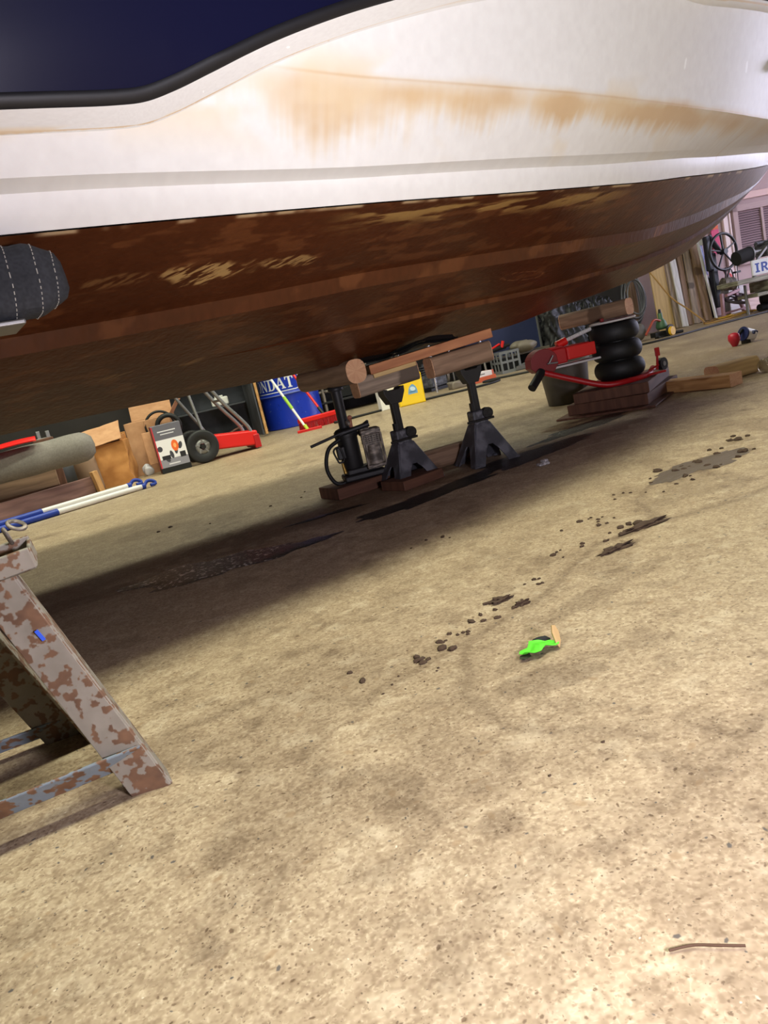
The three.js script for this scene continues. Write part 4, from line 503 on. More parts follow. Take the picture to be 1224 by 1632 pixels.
{ // steel rack and worktable in the dark behind
  const t = thing('storage_rack', 'grey tube rack with dark shelves right of the blue drum', 'rack', [0.08, 0, -10.03], 0.1); for (const x of [-0.6, -0.52, 0.5]) for (const z of [-0.2, 0.2]) part('upright', rod([x, 0, z], [x, 1.2, z], 0.022), M.castGrey, t); for (const y of [0.16, 0.5, 0.95]) part('shelf', box(1.2, 0.025, 0.46, -0.03, y, 0), M.darkSteel, t); part('crossbar', rod([-0.6, 0.3, 0.2], [-0.4, 0.3, 0.2], 0.02), M.castGrey, t);
  single('tool_case', [box(0.3, 0.14, 0.2, 0, 0.07, 0, 0.02), tube([[-0.06, 0.14, 0], [-0.05, 0.18, 0], [0.05, 0.18, 0], [0.06, 0.14, 0]], 0.01, 20, 8)], M.blackMatte, 'black tool case on the lower shelf of the tube rack', 'case', [-0.14, 0.174, -10.0], [0, 0.1, 0]);
  single('parts_tray', [box(0.26, 0.05, 0.2, 0, 0.025, 0, 0.01), ...[0, 1, 2, 3].map((i) => rod([-0.08 + i * 0.05, 0.05, 0], [-0.06 + i * 0.05, 0.1, 0.03], 0.014))], M.castGrey, 'tray of small grey metal parts on the rack', 'tray', [0.06, 0.514, -10.0], [0, 0.2, 0]);
  const w = thing('work_table', 'worktable with thin chrome legs behind the right jack stand', 'table', [1.16, 0, -9.95], 0.66); for (const x of [-0.47, 0.47]) for (const z of [-0.3, 0.3]) part('leg', rod([x, 0, z], [x * 0.96, 0.74, z * 0.96], 0.017), M.chrome, w); part('tabletop', box(1.0, 0.035, 0.76, 0, 0.755, 0), M.darkWood, w); part('rail', [rod([-0.42, 0.2, -0.3], [0.42, 0.2, -0.3], 0.01)], M.chrome, w);
  const e = thing('small_engine', 'dark greasy small engine under the worktable', 'engine', [1.0, 0, -9.95], 0.66); part('block', [box(0.3, 0.18, 0.24, 0, 0.13, 0, 0.02), rod([-0.05, 0.2, 0], [-0.05, 0.36, 0], 0.08), ...[0, 1, 2, 3].map((i) => rod([-0.05, 0.23 + i * 0.03, 0], [-0.05, 0.24 + i * 0.03, 0], 0.11))], M.jackGrey, e); part('flywheel', rod([0.16, 0.14, 0], [0.2, 0.14, 0], 0.12, 0.12, 28), M.castGrey, e); part('base', box(0.4, 0.04, 0.3, 0, 0.02, 0), M.black, e);
  const c = thing('milk_crate', 'grey plastic crate with open sides under the dark blue cabinet', 'crate', [2.0, 0, -10.12], 0.3), cm = mat(0x77787c, 0.6); for (const [x, z, ry] of [[0, 0.14, 0], [0, -0.14, 0], [0.14, 0, Math.PI / 2], [-0.14, 0, Math.PI / 2]]) { const holes = []; for (let i = 0; i < 3; i++) for (let j = 0; j < 2; j++) holes.push([[-0.12 + i * 0.085, 0.04 + j * 0.12], [-0.055 + i * 0.085, 0.04 + j * 0.12], [-0.055 + i * 0.085, 0.13 + j * 0.12], [-0.12 + i * 0.085, 0.13 + j * 0.12]]); const g = extrude([[-0.145, 0], [0.145, 0], [0.145, 0.28], [-0.145, 0.28]], 0.01, 0, holes); part('side', g, cm, c, [x, 0, z], [0, ry, 0]); } part('bottom', box(0.28, 0.01, 0.28, 0, 0.006, 0), cm, c); part('dark_inside', box(0.24, 0.18, 0.24, 0, 0.102, 0), M.darkSteel, c);
  const cl = thing('hand_drill', 'red and black hand tool lying across the grey crate', 'tool', [1.96, 0.285, -10.1], 0.2); part('body', [rod([-0.14, 0.04, 0], [0.08, 0.06, 0], 0.035), rod([0.08, 0.06, 0], [0.14, 0.065, 0], 0.02)], M.blackMatte, cl); part('handle', [rod([0.02, 0.05, 0.02], [0.05, 0.13, 0.03], 0.02), rod([-0.12, 0.06, 0.02], [0, 0.1, 0.02], 0.014)], M.redBright, cl);
  const bx = thing('shallow_box', 'shallow white box with an orange base on the floor by the crate', 'box', [1.5, 0, -9.42], 0.5); part('tray', box(0.4, 0.06, 0.2, 0, 0.03, 0), mat(0xc85a30, 0.6), bx); part('lid', box(0.38, 0.06, 0.19, -0.01, 0.09, 0), new THREE.MeshStandardMaterial({ roughness: 0.6, map: canvasTex(256, 64, (q) => { q.fillStyle = '#e6dde2'; q.fillRect(0, 0, 256, 64); q.fillStyle = '#555'; q.fillRect(70, 24, 90, 12); q.fillStyle = '#c86048'; q.fillRect(236, 0, 20, 64); }) }), bx);
  single('metal_scrap', lumpy(new THREE.BoxGeometry(0.2, 0.08, 0.14, 6, 4, 6).translate(0, 0.042, 0), 0.3, 9, 106), M.castGrey, 'bent grey metal scrap left of the shallow white box', 'scrap', [1.22, 0, -9.25], [0, 0.3, 0]);
}
const bagGeo = (sd) => { const g = mergeVertices(new THREE.BoxGeometry(1.9, 1.9, 1.9, 26, 26, 14).deleteAttribute('uv').deleteAttribute('normal')), p = g.attributes.position; for (let i = 0; i < p.count; i++) { const x = p.getX(i), y = p.getY(i), z = p.getZ(i), l = Math.pow(x ** 6 + y ** 6 + z ** 6, 1 / 6), n = fbm(x * 2.4 + sd, y * 1.8 + z * 2, 3, 0, 0, sd), rdg = 1 - Math.abs(2 * fbm(x * 3 + y + sd, y * 2.2 - z * 3, 3, 0, 0, sd + 3) - 1), k = (0.95 / l) * (0.72 + 0.2 * n + 0.3 * rdg ** 3); p.setXYZ(i, x * k, y * k, z * k); } g.computeVertexNormals(); return g; };
{ // navy cabinet, rag, tray, black bags
  const t = thing('steel_cabinet', 'dark navy steel cabinet with an open ledge, behind the air jack', 'cabinet', [2.12, 0, -10.72], 0.3), m = mat(0x2a3152, 0.5); part('body', box(1.15, 0.95, 0.34, 0, 0.675, -0.1), m, t); part('ledge', box(1.15, 0.03, 0.5, 0, 0.19, 0.02), M.castGrey, t); for (const x of [-0.55, 0.55]) part('leg', box(0.03, 0.19, 0.4, x, 0.095, 0), M.darkSteel, t); part('edge_strip', box(0.03, 0.95, 0.02, 0.565, 0.675, 0.08), M.steel, t); part('handle', box(0.02, 0.14, 0.02, -0.45, 0.8, 0.085), M.steel, t);
  single('rag', lumpy(new THREE.IcosahedronGeometry(0.13, 5).scale(1.35, 0.6, 0.8), 0.55, 7, 108), M.grime([128, 118, 104], [214, 208, 200], 34), 'crumpled pale rag on the ledge of the navy cabinet', 'rag', [2.36, 0.28, -10.5], [0, 0.3, 0]);
  single('metal_tray', [box(0.5, 0.02, 0.26, 0, 0.01, 0), box(0.5, 0.06, 0.01, 0, 0.03, 0.125), box(0.5, 0.06, 0.01, 0, 0.03, -0.125), tube([[-0.2, 0.05, 0.05], [0, 0.08, 0.06], [0.2, 0.09, 0.02]], 0.012, 20, 8)], M.steel, 'flat grey metal tray on the floor before the navy cabinet', 'tray', [2.3, 0, -10.15], [0, 0.3, 0]);
  for (const [p, s, sd, l] of [[[3.0, 0.37, -10.72], [0.3, 0.36, 0.13], 110, 'wrinkled black plastic bag right of the navy cabinet'], [[3.52, 0.35, -10.9], [0.24, 0.34, 0.13], 111, 'wrinkled black plastic bag behind the bellows of the air jack'], [[3.9, 0.24, -11.1], [0.13, 0.22, 0.12], 112, 'small black plastic bag beside the hose coil']]) single('plastic_bag', bagGeo(sd).scale(...s), mat(0x1b1b1c, 0.5), l, 'bag', p, [0, 0.3, 0]);
}
{ // hose coil hung on a post, boards leaning on the wall
  const post = single('wall_post', wuv(rbox(0.1, 1.6, 0.1, 0.005), 'y', 1.2), M.oldWood, 'brown wooden post that carries the coil of grey hose', 'post', [4.3, 0.801, -11.5], [0, WA, 0]);
  void post; const t = thing('hose_coil', 'coil of grey hose hanging left of the plywood sheet', 'hose', [4.2, 0.52, -11.2], 0.3); for (let i = 0; i < 9; i++) part('hose_loop', tube(Array.from({ length: 14 }, (_, k) => { const a = (k / 14) * Math.PI * 2; return [(0.13 + 0.012 * (i % 4)) * Math.cos(a) + 0.01 * (i % 3), (0.42 - 0.022 * i) * Math.sin(a) + 0.03 * (i % 3), 0.014 * i - 0.06 + 0.02 * Math.cos(a)]; }), 0.011, 60, 8, true), M.grime([74, 74, 80], [128, 128, 136], 35), t); part('hook', rod([0, 0.42, -0.2], [0, 0.44, 0.08], 0.01), M.steel, t);
  const lean = (name, label, x0, w, th, h, m, d, tilt, roll, along = 'y', group) => { const t2 = single(name, wuv(rbox(w, h, th, 0.004), along, 1.1, R()).translate(0, h / 2, 0), m, label, 'board', [x0, 0.003, -11.2 - 0.305 * (x0 - 4.74) + d], [0, 0, 0], group); t2.rotation.set(-tilt, WA, roll - 0.2, 'YXZ'); return t2; };
  lean('plywood_sheet', 'yellowish plywood sheet leaning on the wall beside the hose coil', 4.62, 0.27, 0.02, 1.7, M.ply, 0, 0.26, 0.03);
  lean('leaning_board', 'bluish grey weathered board leaning right of the plywood', 4.81, 0.11, 0.025, 1.65, M.greyWood, 0.03, 0.27, 0.02);
  lean('leaning_board', 'white painted board leaning between the grey board and the brown boards', 4.9, 0.1, 0.022, 1.7, M.whiteWood, 0.06, 0.27, 0.04);
  lean('leaning_board', 'brown weathered board, leftmost of the four beside the white board', 5.02, 0.1, 0.025, 1.7, M.oldWood, 0, 0.28, 0.0);
  lean('leaning_board', 'pale brown knotty board, second of the four brown ones', 5.12, 0.1, 0.025, 1.6, M.greyWood, 0.02, 0.27, -0.01);
  lean('leaning_board', 'brown weathered board, third of the four brown ones', 5.22, 0.1, 0.025, 1.72, M.oldWood, 0.0, 0.28, 0.03);
  lean('leaning_board', 'broad brown board at the right end of the four brown ones', 5.33, 0.13, 0.025, 1.6, M.oldWood, 0.02, 0.27, 0.05);
  lean('trim_strip', 'thin white strip of trim leaning at the right end of the boards', 5.43, 0.035, 0.03, 1.5, M.whiteWood, 0.08, 0.26, 0.1);
  single('orange_cord', tube([[4.45, 1.0, -11.28], [4.5, 0.75, -11.02], [4.66, 0.45, -10.96], [4.85, 0.25, -10.92], [4.98, 0.06, -10.8], [4.92, 0.012, -10.6], [5.15, 0.012, -10.55], [5.5, 0.012, -10.75]], 0.011, 60, 8), mat(0xb58a4e, 0.7), 'tan cord hanging in front of the plywood and trailing along the floor', 'cord');
}
{ // green pump tool at the foot of the plywood
  const t = thing('garden_pump', 'small green pump tool with a yellow cap and black feet', 'pump', [4.02, 0, -10.0], 0.35); part('body', lathe([[0, 0.1], [0.06, 0.1], [0.075, 0.14], [0.06, 0.2], [0.03, 0.24], [0.028, 0.31], [0, 0.31]], 24), mat(0x3f5f42, 0.5), t, [0.06, 0, 0]); part('nozzle', rod([0.06, 0.3, 0], [0.06, 0.36, 0], 0.022, 0.016), M.black, t); part('cap', rod([0.1, 0.06, 0.1], [0.11, 0.06, 0.14], 0.06, 0.055, 24), mat(0xd8a81a, 0.45), t); part('cap_ring', rod([0.1, 0.06, 0.09], [0.104, 0.06, 0.11], 0.085, 0.085, 24), M.rubber, t); part('tube', tube([[0.06, 0.2, 0.02], [-0.08, 0.24, 0.04], [-0.18, 0.16, 0.05], [-0.26, 0.08, 0.05]], 0.016, 30, 8), mat(0x9a3c24, 0.5), t); part('feet', [box(0.22, 0.03, 0.08, 0.02, 0.015, 0.05), box(0.2, 0.06, 0.1, -0.02, 0.05, 0.02), rod([0.1, 0.03, 0.05], [0.3, 0.02, 0.1], 0.02)], M.jackBlack, t);
  single('grey_sandbag', lumpy(new THREE.SphereGeometry(0.17, 24, 18).scale(1, 0.75, 0.8), 0.25, 6, 116), M.grime([96, 90, 82], [138, 130, 120], 36), 'rounded grey bag left of the green pump tool', 'bag', [3.72, 0.12, -10.1], [0, 0.2, 0]);
}
// ---------------------------------------------------------------- right background: band saw, machine, window
{
  const t = thing('band_saw', 'old band saw with a big black spoked wheel and pinkish frame', 'saw', [5.72, 0, -11.55], 0.35), fm = mat(0xa87c80, 0.55);
  const wheel = (r, th, y, x, m, n, parent = t) => { const w = part('wheel', ring(r, th, 44, 10), m, parent, [x, y, 0.06]); part('spokes', Array.from({ length: n }, (_, i) => { const a = (i / n) * 6.283 + 0.4; return barBetween([0.03 * Math.cos(a), 0.03 * Math.sin(a), 0], [r * Math.cos(a), r * Math.sin(a), 0], 0.024, 0.018); }), m, w); part('hub', rod([0, 0, -0.05], [0, 0, 0.05], 0.04), m, w); return w; };
  wheel(0.26, 0.02, 0.93, 0.0, mat(0x1d1c22, 0.45), 5); wheel(0.2, 0.022, 0.22, 0.16, mat(0x4a4048, 0.5), 5).rotation.set(-1.15, 0, 0.1);
  part('column', [box(0.1, 0.8, 0.1, -0.12, 0.55, -0.06, 0.02), box(0.08, 0.5, 0.08, -0.2, 0.95, -0.04, 0.02), rod([-0.14, 1.2, -0.05], [0, 0.93, 0], 0.04)], mat(0x22232e, 0.5), t);
  part('frame_leg', [barBetween([0.03, 0.66, 0.02], [0.26, 0.02, 0.06], 0.045, 0.04), barBetween([-0.1, 0.3, 0.1], [0.2, 0.34, 0.06], 0.05, 0.04), barBetween([-0.14, 0.34, 0.06], [-0.2, 0.0, 0.1], 0.045, 0.04), barBetween([-0.2, 0.05, 0.1], [0.26, 0.06, 0.08], 0.04, 0.03)], fm, t);
  part('motor', [rod([-0.14, 0.47, 0.1], [0.02, 0.45, 0.14], 0.095, 0.095, 26), rod([0.02, 0.45, 0.14], [0.05, 0.447, 0.147], 0.08, 0.05, 26)], M.castGrey, t); part('motor_face', ring(0.075, 0.012, 26, 8).rotateY(1.3), M.steel, t, [0.035, 0.449, 0.145]); part('belt', tube([[0.0, 0.7, 0.06], [-0.06, 0.5, 0.1], [0.1, 0.66, 0.06], [0.16, 0.3, 0.06]], 0.01, 30, 6), M.black, t); part('guide', [rod([0.24, 0.9, 0.06], [0.2, 0.3, 0.06], 0.007), box(0.1, 0.03, 0.08, 0.2, 0.6, 0.06)], M.darkSteel, t);
  single('blue_plastic_sheet', lumpy(new THREE.BoxGeometry(0.32, 0.6, 0.1, 10, 14, 4), 0.2, 5, 118), mat(0x5c6690, 0.4), 'bluish plastic bundle hanging behind the leaning boards and saw', 'bundle', [5.52, 0.95, -12.0], [0, WA, 0.1]);
  single('bundle_shelf', [box(0.5, 0.03, 0.25, 0, 0.62, 0), box(0.03, 0.62, 0.2, -0.22, 0.31, 0), box(0.03, 0.62, 0.2, 0.22, 0.31, 0)], M.darkSteel, 'small dark stand under the bluish bundle', 'stand', [5.5, 0, -11.98], [0, WA, 0]);
  const st = thing('strap_tangle', 'tangle of yellow straps on the floor under the band saw', 'strap', [5.6, 0, -11.0], 0.3); const r = rng(77); for (let k = 0; k < 7; k++) { let a = r() * 6, x = -0.3 + k * 0.1, z = 0; const pts = []; for (let i = 0; i < 7; i++) { pts.push([x, 0.014 + 0.02 * r(), z]); a += (r() - 0.5) * 2.4; x += 0.1 * Math.cos(a); z += 0.07 * Math.sin(a); } part('strap', tube(pts, 0.01, 40, 6), mat(k % 3 ? 0xc79a2e : 0x8f6a3a, 0.7), st); }
  single('pale_plank', wuv(rbox(0.42, 0.3, 0.03, 0.004), 'x', 1.2), wood([196, 158, 148], [232, 204, 196], 120, 0.2), 'pale pinkish panel leaning on the floor right of the band saw', 'panel', [6.1, 0.15, -11.35], [-0.25, WA, 0.05]);
  single('rolled_mat', wuv(rod([-0.3, 0.05, 0], [0.3, 0.05, 0], 0.05, 0.046, 20), 'x', 1), M.blackMatte, 'dark rolled mat on the floor before the pale pinkish panel', 'mat', [6.05, 0, -10.85], [0, 0.35, 0]);
  // low machine cart with a lettered board
  const v = thing('machine_cart', 'grey steel machine cart with a black drum and a board lettered in blue', 'cart', [5.88, 0, -10.7], 0.25);
  const sign = canvasTex(256, 192, (c) => { c.fillStyle = '#eef0f6'; c.fillRect(0, 0, 256, 192); c.fillStyle = '#2346a8'; c.font = 'bold 170px sans-serif'; c.textBaseline = 'middle'; c.fillText('IR', 20, 104); });
  part('bed', [box(1.2, 0.06, 0.4, -0.05, 0.45, 0, 0.01), box(0.5, 0.14, 0.36, 0.12, 0.34, 0, 0.01), box(0.8, 0.05, 0.38, 0.06, 0.24, 0, 0.01)], M.grime([120, 116, 100], [168, 164, 146], 38, { metalness: 0.3 }), v); part('axle_frame', box(0.5, 0.12, 0.3, 0.3, 0.17, 0, 0.01), M.darkSteel, v);
  part('drum', rod([-0.5, 0.77, 0.06], [-0.28, 0.8, 0.06], 0.095, 0.095, 28), M.blackMatte, v); part('drum_flange', [rod([-0.28, 0.8, 0.06], [-0.26, 0.802, 0.06], 0.1, 0.1, 28), rod([-0.26, 0.802, 0.06], [0.1, 0.81, 0.06], 0.03)], M.steel, v); part('engine', [box(0.3, 0.16, 0.24, 0.12, 0.8, 0, 0.02), ...[0, 1, 2, 3].map((i) => box(0.02, 0.2, 0.26, 0.02 + i * 0.06, 0.82, 0)), rod([-0.1, 0.9, 0], [0.1, 0.9, 0], 0.035)], M.jackGrey, v); part('post', [box(0.04, 0.42, 0.04, -0.24, 0.62, 0.06), box(0.03, 0.42, 0.03, 0.3, 0.62, 0.06), barBetween([-0.2, 0.7, 0.1], [0.06, 0.9, 0.1], 0.03, 0.03)], M.steel, v);
  const sb = part('sign_board', box(0.5, 0.2, 0.012, -0.12, 0.6, 0.17), M.white, v); part('lettering', new THREE.PlaneGeometry(0.34, 0.19), new THREE.MeshStandardMaterial({ map: sign, roughness: 0.5 }), sb, [-0.18, 0.6, 0.1775]);
  for (const z of [0.2, -0.2]) { const w = part('wheel', lathe([[0.07, -0.04], [0.12, -0.045], [0.15, -0.02], [0.15, 0.02], [0.12, 0.045], [0.07, 0.04], [0.066, 0], [0.07, -0.04]], 32).rotateX(Math.PI / 2), M.rubber, v, [0.2, 0.152, z]); part('rim', rod([0, 0, -0.03], [0, 0, 0.03], 0.072, 0.072, 24), M.steel, w); }
  part('prop_stand', rod([-0.36, 0, 0], [-0.36, 0.4, 0], 0.02), M.steel, v);
  single('red_canister', lathe([[0, 0], [0.055, 0], [0.055, 0.13], [0.03, 0.16], [0.016, 0.17], [0.016, 0.19], [0, 0.19]], 26), M.redBright, 'red canister standing between the saw and the machine cart', 'canister', [6.0, 0.442, -11.95]);
  single('step_box', wuv(rbox(0.3, 0.44, 0.2, 0.01), 'x', 1), M.whiteWood, 'pale wooden step box under the red canister', 'box', [6.02, 0.221, -11.97], [0, WA, 0]);
  // louvred window in the pink wall and what hangs beside it
  const wy0 = 0.78, wy1 = 1.50, wa = 1.62, wb = 3.2, wm = M.whiteWood;
  const win = struct('window_1', [box(wb - wa + 0.2, 0.1, 0.06, 0, wy1 + 0.05, 0), box(wb - wa + 0.2, 0.1, 0.06, 0, wy0 - 0.05, 0), box(0.1, wy1 - wy0 + 0.2, 0.06, -(wb - wa) / 2 - 0.05, (wy0 + wy1) / 2, 0), box(0.1, wy1 - wy0 + 0.2, 0.06, (wb - wa) / 2 + 0.05, (wy0 + wy1) / 2, 0), box(0.05, wy1 - wy0, 0.05, -0.3, (wy0 + wy1) / 2, 0)], M.wall, W((wa + wb) / 2, 0, 0.03), [0, WA, 0]);
  part('recess', box(wb - wa, wy1 - wy0, 0.01, 0, (wy0 + wy1) / 2, -0.024), M.darkSteel, win); const n = 20; for (let i = 0; i < n; i++) part('louvre_slat', new THREE.BoxGeometry(wb - wa, 0.034, 0.004), mat(0x8a7074, 0.6), win, [0, wy0 + (i + 0.5) * (wy1 - wy0) / n, 0.0], [-0.6, 0, 0]);
  struct('trim_1', [box(5.4, 0.1, 0.03, 0, 1.72, 0.02)], mat(0xd8b4ac, 0.6), W(1.4, 0, 0), [0, WA, 0]); struct('trim_2', [box(0.09, 2.2, 0.04, 0, 1.1, 0.02), box(0.03, 2.2, 0.02, 0.08, 1.1, 0.04)], mat(0xe6d2ce, 0.6), W(1.38, 0, 0), [0, WA, 0]);
  single('banner', [box(0.16, 0.34, 0.012, 0, 1.48, 0), box(0.16, 0.03, 0.016, 0, 1.66, 0)], mat(0xe4683c, 0.7), 'orange cloth hanging on the wall left of the louvred window', 'cloth', W(1.14, 0, 0.03), [0, WA, 0]);
  single('banner', [box(0.15, 0.36, 0.012, 0, 1.12, 0), box(0.15, 0.02, 0.016, 0, 1.295, 0)], mat(0xd24a74, 0.7), 'pink cloth hanging below the orange cloth', 'cloth', W(1.15, 0, 0.03), [0, WA, 0]);
  single('green_box', [box(0.22, 0.18, 0.14, 0, 1.2, 0), box(0.22, 0.02, 0.15, 0, 1.3, 0)], mat(0x7d7c52, 0.6), 'small olive box fixed on the wall above the saw wheel', 'box', W(0.72, 0, 0.08), [0, WA, 0]);
}
// ---------------------------------------------------------------- things on the floor
single('air_line', tube([[-0.3, 0.016, -8.1], [0.05, 0.012, -8.3], [0.5, 0.012, -8.45], [0.95, 0.012, -8.5], [1.3, 0.012, -8.55], [1.55, 0.012, -8.7], [1.66, 0.012, -8.95], [1.5, 0.012, -9.1], [1.62, 0.012, -9.25], [1.9, 0.012, -9.15], [2.2, 0.012, -9.1], [2.6, 0.012, -9.2], [3.1, 0.012, -9.4], [3.7, 0.012, -9.3], [4.6, 0.012, -9.75], [5.6, 0.012, -10.15]], 0.013, 160, 8), M.rubber, 'long black air line snaking across the floor past the yellow jug', 'hose');
{ const t = thing('clamp_tool', 'small hand tool with a red cap and white head, alone on the floor', 'tool', [3.3, 0, -6.5], 0.3); part('cap', [lathe([[0, 0], [0.02, 0], [0.05, 0.06], [0.045, 0.1], [0.02, 0.115], [0, 0.116]], 22)], mat(0xb01c30, 0.4), t, [-0.09, 0, 0.02]); part('rod', rod([-0.08, 0.05, 0.02], [0.03, 0.12, 0], 0.012), M.black, t); const h = part('head', [rod([0, 0, 0], [0.1, 0.03, 0], 0.058, 0.05, 22)], M.white, t, [0.03, 0.085, 0], [0, 0, -0.6]); part('head_band', [rod([-0.004, -0.001, 0], [0.008, 0.003, 0], 0.06, 0.06, 22), box(0.03, 0.03, 0.03, 0.09, 0.05, 0.03), box(0.02, 0.03, 0.03, 0.05, 0.03, 0.055)], mat(0x1c2350, 0.4), h); part('stand_foot', box(0.05, 0.04, 0.06, 0.05, 0.02, 0), M.black, t); }
{ // green wrapper scrap and a wood chip
  const g = []; const r = rng(12); const pts = []; for (let i = 0; i <= 8; i++) pts.push(Array.from({ length: 7 }, (_, j) => { const u = i / 8 - 0.5, v = j / 6 - 0.5; return [u * 0.085 * (1 - 0.5 * Math.abs(v)), 0.004 + 0.014 * fbm(i * 0.6, j * 0.7, 3, 0, 0, 130) + 0.012 * Math.max(0, 0.2 - Math.abs(u)), v * 0.05 * (1 - 0.8 * Math.abs(u)) + 0.008 * Math.sin(i)]; })); g.push(loft(pts), loft(pts, true).translate(0, -0.0006, 0)); void r;
  const o = single('wrapper_scrap', g, mat(0x5fd838, 0.4), 'crumpled bright green wrapper scrap on the open floor', 'scrap', [0.225, 0.001, -1.335], [0, 0.35, 0]); part('torn_edge', loft(pts.slice(0, 3).map((q) => q.slice(0, 4).map((p) => [p[0] * 1.1 - 0.004, p[1] * 0.6, p[2] + 0.012]))), mat(0x2c2a1c, 0.6), o);
  const chip = extrude([[0, 0], [0.006, 0.012], [0.007, 0.03], [0.003, 0.042], [-0.003, 0.043], [-0.006, 0.03], [-0.004, 0.01]], 0.003, 0.0006); single('wood_chip', wuv(chip, 'y', 3), M.ply, 'small pale wood chip standing beside the green wrapper', 'chip', [0.262, 0.002, -1.33], [-0.25, 0.3, 0.05]);
  single('mud_flake', lumpy(new THREE.IcosahedronGeometry(0.016, 2).scale(1.3, 0.5, 0.7), 0.4, 60, 132), M.blackMatte, 'dark flake lying right behind the green wrapper', 'flake', [0.24, 0.006, -1.37]);
  single('twig', tube([[-0.034, 0.003, 0.005], [-0.012, 0.004, 0], [0.012, 0.004, 0.0005], [0.034, 0.0035, 0.0005]], 0.0014, 20, 6), mat(0x4a3220, 0.8), 'thin dark twig alone in the lower right corner of the floor', 'twig', [0.203, 0.0, -0.605], [0, -0.28, 0]);
  single('paper_scrap', [box(0.05, 0.012, 0.03, 0, 0.008, 0, 0.003), box(0.03, 0.02, 0.02, 0.01, 0.014, -0.004, 0.003)], M.grime([120, 116, 116], [200, 196, 198], 39), 'crumpled pale paper scrap in the shade right of the jack stands', 'scrap', [0.70, 0, -3.15], [0, 0.3, 0]);
}
// dried mud crumbs: the trail across the middle and the flakes beside it
{
  const mudM = M.grime([58, 42, 30], [98, 74, 54], 40, { roughness: 0.95 }), shapes = [0, 1, 2, 3].map((i) => lumpy(new THREE.IcosahedronGeometry(1, 2), 0.75, 2.2, 140 + i));
  const L1 = 'dark crumb of dried mud on the open concrete floor', Gp = 'dried mud crumbs strewn along the floor';
  const put = (x, z, s, label = L1, flat = 0.55, grp = true) => { const o = single('mud_crumb', shapes[(R() * 4) | 0], mudM, label, 'mud', [x, s * flat * 0.45, z], [0, R() * 6, 0], grp ? Gp + ': ' + label : undefined); o.scale.set(s * (0.8 + 0.5 * R()), s * flat, s * (0.7 + 0.4 * R())); };
  const named = [[-0.115, -1.385, 0.0075, 'dark mud crumb at the left end of the trail of crumbs'], [-0.14, -1.44, 0.006, 'small mud crumb just left of the trail'], [0.0, -1.42, 0.008, 'chunky mud crumb leading the middle cluster of the trail']];
  for (const [x, z, s, l] of named) put(x, z, s, l, 0.55, false);
  for (const [cx, cz, n, sp, sm, lb] of [[0.03, -1.43, 12, 0.045, 0.009, 'dark mud crumb in the dense middle cluster left of the green wrapper'], [0.09, -1.5, 8, 0.05, 0.0075, 'mud crumb right beside the dense middle cluster'], [0.2, -1.58, 8, 0.06, 0.009, 'mud crumb between the middle cluster and the forked mud cake'], [-0.03, -1.34, 7, 0.06, 0.005, 'tiny mud speck at the near side of the middle cluster'], [0.33, -1.72, 5, 0.05, 0.008, 'mud crumb a little beyond the forked mud cake'], [0.45, -1.9, 6, 0.06, 0.009, 'mud crumb left of the two big mud cakes'], [0.62, -1.96, 12, 0.09, 0.012, 'mud crumb around the two big mud cakes'], [0.6, -2.12, 10, 0.1, 0.008, 'mud crumb behind the two big mud cakes'], [0.85, -2.35, 12, 0.14, 0.01, 'mud crumb between the big mud cakes and the damp patch'], [1.1, -2.55, 16, 0.2, 0.013, 'mud crumb on or round the damp patch'], [1.4, -2.75, 10, 0.2, 0.012, 'mud crumb beyond the damp patch towards the right edge'], [0.1, -2.3, 4, 0.1, 0.008, 'lone mud crumb just outside the edge of the boat shadow'], [-0.75, -3.75, 6, 0.35, 0.012, 'dark crumb on the floor between the poles and the boat shadow'], [0.25, -0.95, 4, 0.2, 0.003, 'tiny dark grit grain on the floor near the twig']]) for (let i = 0; i < n; i++) { const a = R() * 6.283, d = sp * Math.sqrt(R()); put(cx + d * Math.cos(a) * 1.2, cz + d * Math.sin(a) * 0.6 - 0.25 * d * Math.cos(a), sm * (0.4 + 0.8 * R() * R()), lb, 0.55, true); }
  // larger flat cakes of mud
  for (const [x, z, w, d, t, l] of [[0.215, -1.655, 0.03, 0.013, 0.3, 'flat forked cake of mud near the middle of the floor'], [0.255, -1.6, 0.014, 0.008, 0.2, 'small flat cake of mud above the green wrapper'], [0.55, -1.83, 0.045, 0.014, 0.45, 'long flat cake of mud, nearer of the two big cakes'], [0.68, -1.97, 0.06, 0.017, 0.4, 'long flat cake of mud, farther of the two big cakes']]) { const o = single('mud_cake', lumpy(new THREE.IcosahedronGeometry(1, 6), 1.1, 2.6, 150 + Math.round(x * 100)), mudM, l, 'mud', [x, 0.002, z], [0, t, 0]); o.scale.set(w, 0.007, d); }
}
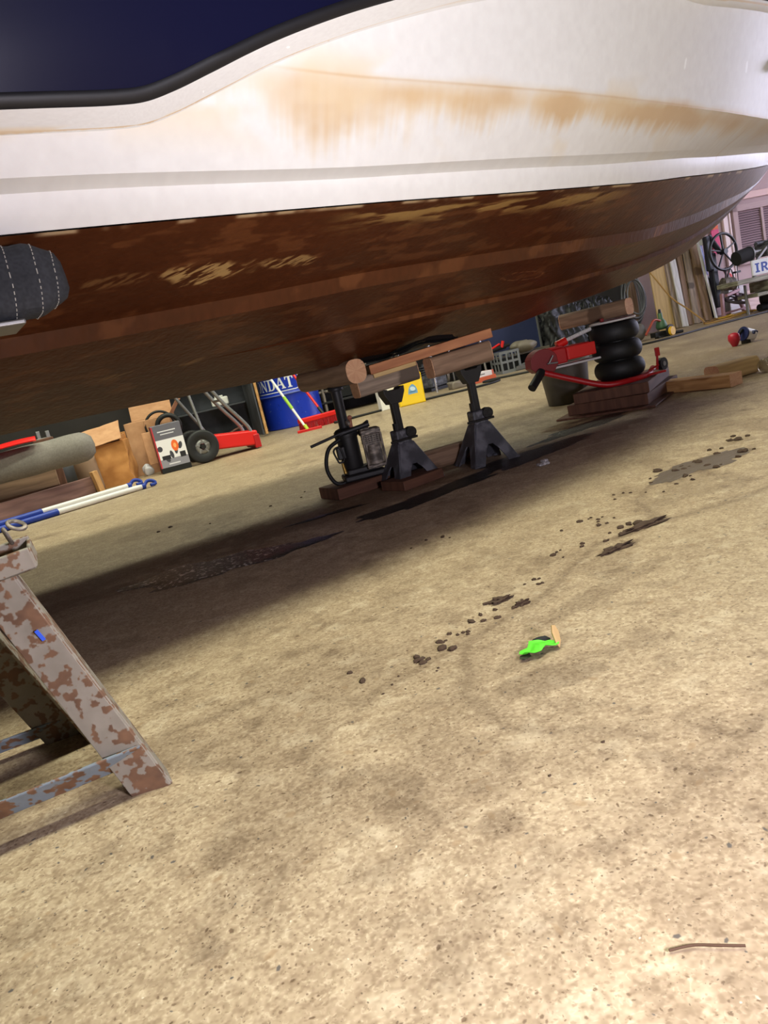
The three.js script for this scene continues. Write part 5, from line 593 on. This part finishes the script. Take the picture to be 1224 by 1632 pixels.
// wet spots under the boat: thin films of water and oil with their own outline
{
  const wet = new THREE.MeshPhysicalMaterial({ color: 0x1a1310, roughness: 0.28, bumpMap: floorBump, bumpScale: 0.005 }), oil = new THREE.MeshPhysicalMaterial({ color: 0x0d0a0a, roughness: 0.3, bumpMap: floorBump, bumpScale: 0.004 });
  const glintGravel = new THREE.MeshStandardMaterial({ roughness: 0.3, bumpMap: floorBump, bumpScale: 0.006, map: tex(512, 512, (u, v) => { const g = vnoise(u * 60, v * 60, 60, 60, 170), h = vnoise(u * 25, v * 25, 25, 25, 171); return mix3(mix3([44, 34, 32], [70, 58, 54], h), [196, 186, 180], sstep(0.62, 0.74, g * 0.7 + h * 0.3)); }) });  // pale speckles put the glints of the wet grains into the colour
  const film = (label, m, cx, cz, l, w, t, seed, rag = 0.8) => { const n = 96, rows = []; for (let k = 0; k <= 6; k++) rows.push(Array.from({ length: n + 1 }, (_, i) => { const a = (i / n) * Math.PI * 2, q = 1 + rag * (fbm(Math.cos(a) * 2.2 + 4, Math.sin(a) * 2.2 + 4, 4, 0, 0, seed) - 0.5) * 2 * 0.8, r = (k / 6) * q, x = Math.cos(a) * r * l, z = Math.sin(a) * r * w, cs = Math.cos(t), sn = Math.sin(t); return [x * cs + z * sn, 0.0026 * (1 - (k / 6) ** 4), -x * sn + z * cs]; })); const g = loft(rows, true); const p = g.attributes.position, uv = g.attributes.uv; for (let i = 0; i < p.count; i++) uv.setXY(i, p.getX(i) / 0.5, p.getZ(i) / 0.5); const o = single('puddle', g, m, label, 'puddle', [cx, 0.0006, cz]); return o; };
  film('wet gravelly puddle with painted pale glints, in the boat shadow behind the stand', glintGravel, -0.66, -2.66, 0.27, 0.15, 0.1, 160, 0.6);
  film('narrow wet tail at the right end of the gravelly puddle', wet, -0.36, -2.68, 0.16, 0.06, 0.4, 161, 0.8);
  film('black oily puddle in front of the jack stands', oil, 0.22, -3.08, 0.34, 0.09, 0.5, 162, 0.9);
  film('small glossy puddle left of the wooden jack blocks', oil, -0.24, -3.16, 0.16, 0.03, 0.3, 163, 0.9);
  film('long dark wet streak right of the jack stands', wet, 0.75, -3.5, 0.42, 0.1, 0.55, 164, 0.9);
  film('dark wet streak between the stands and the air jack boards', wet, 1.15, -3.98, 0.35, 0.09, 0.6, 165, 0.9);
  film('damp patch with mud flakes at the right side of the floor', new THREE.MeshStandardMaterial({ color: 0x5e5146, roughness: 0.5, bumpMap: floorBump, bumpScale: 0.003 }), 1.08, -2.52, 0.2, 0.075, 0.45, 166, 0.9);
}

// ---------------------------------------------------------------- shadows on, and the picture
scene.traverse((o) => { if (o.isMesh) { o.castShadow = true; o.receiveShadow = true; } });
renderer.render(scene, camera);
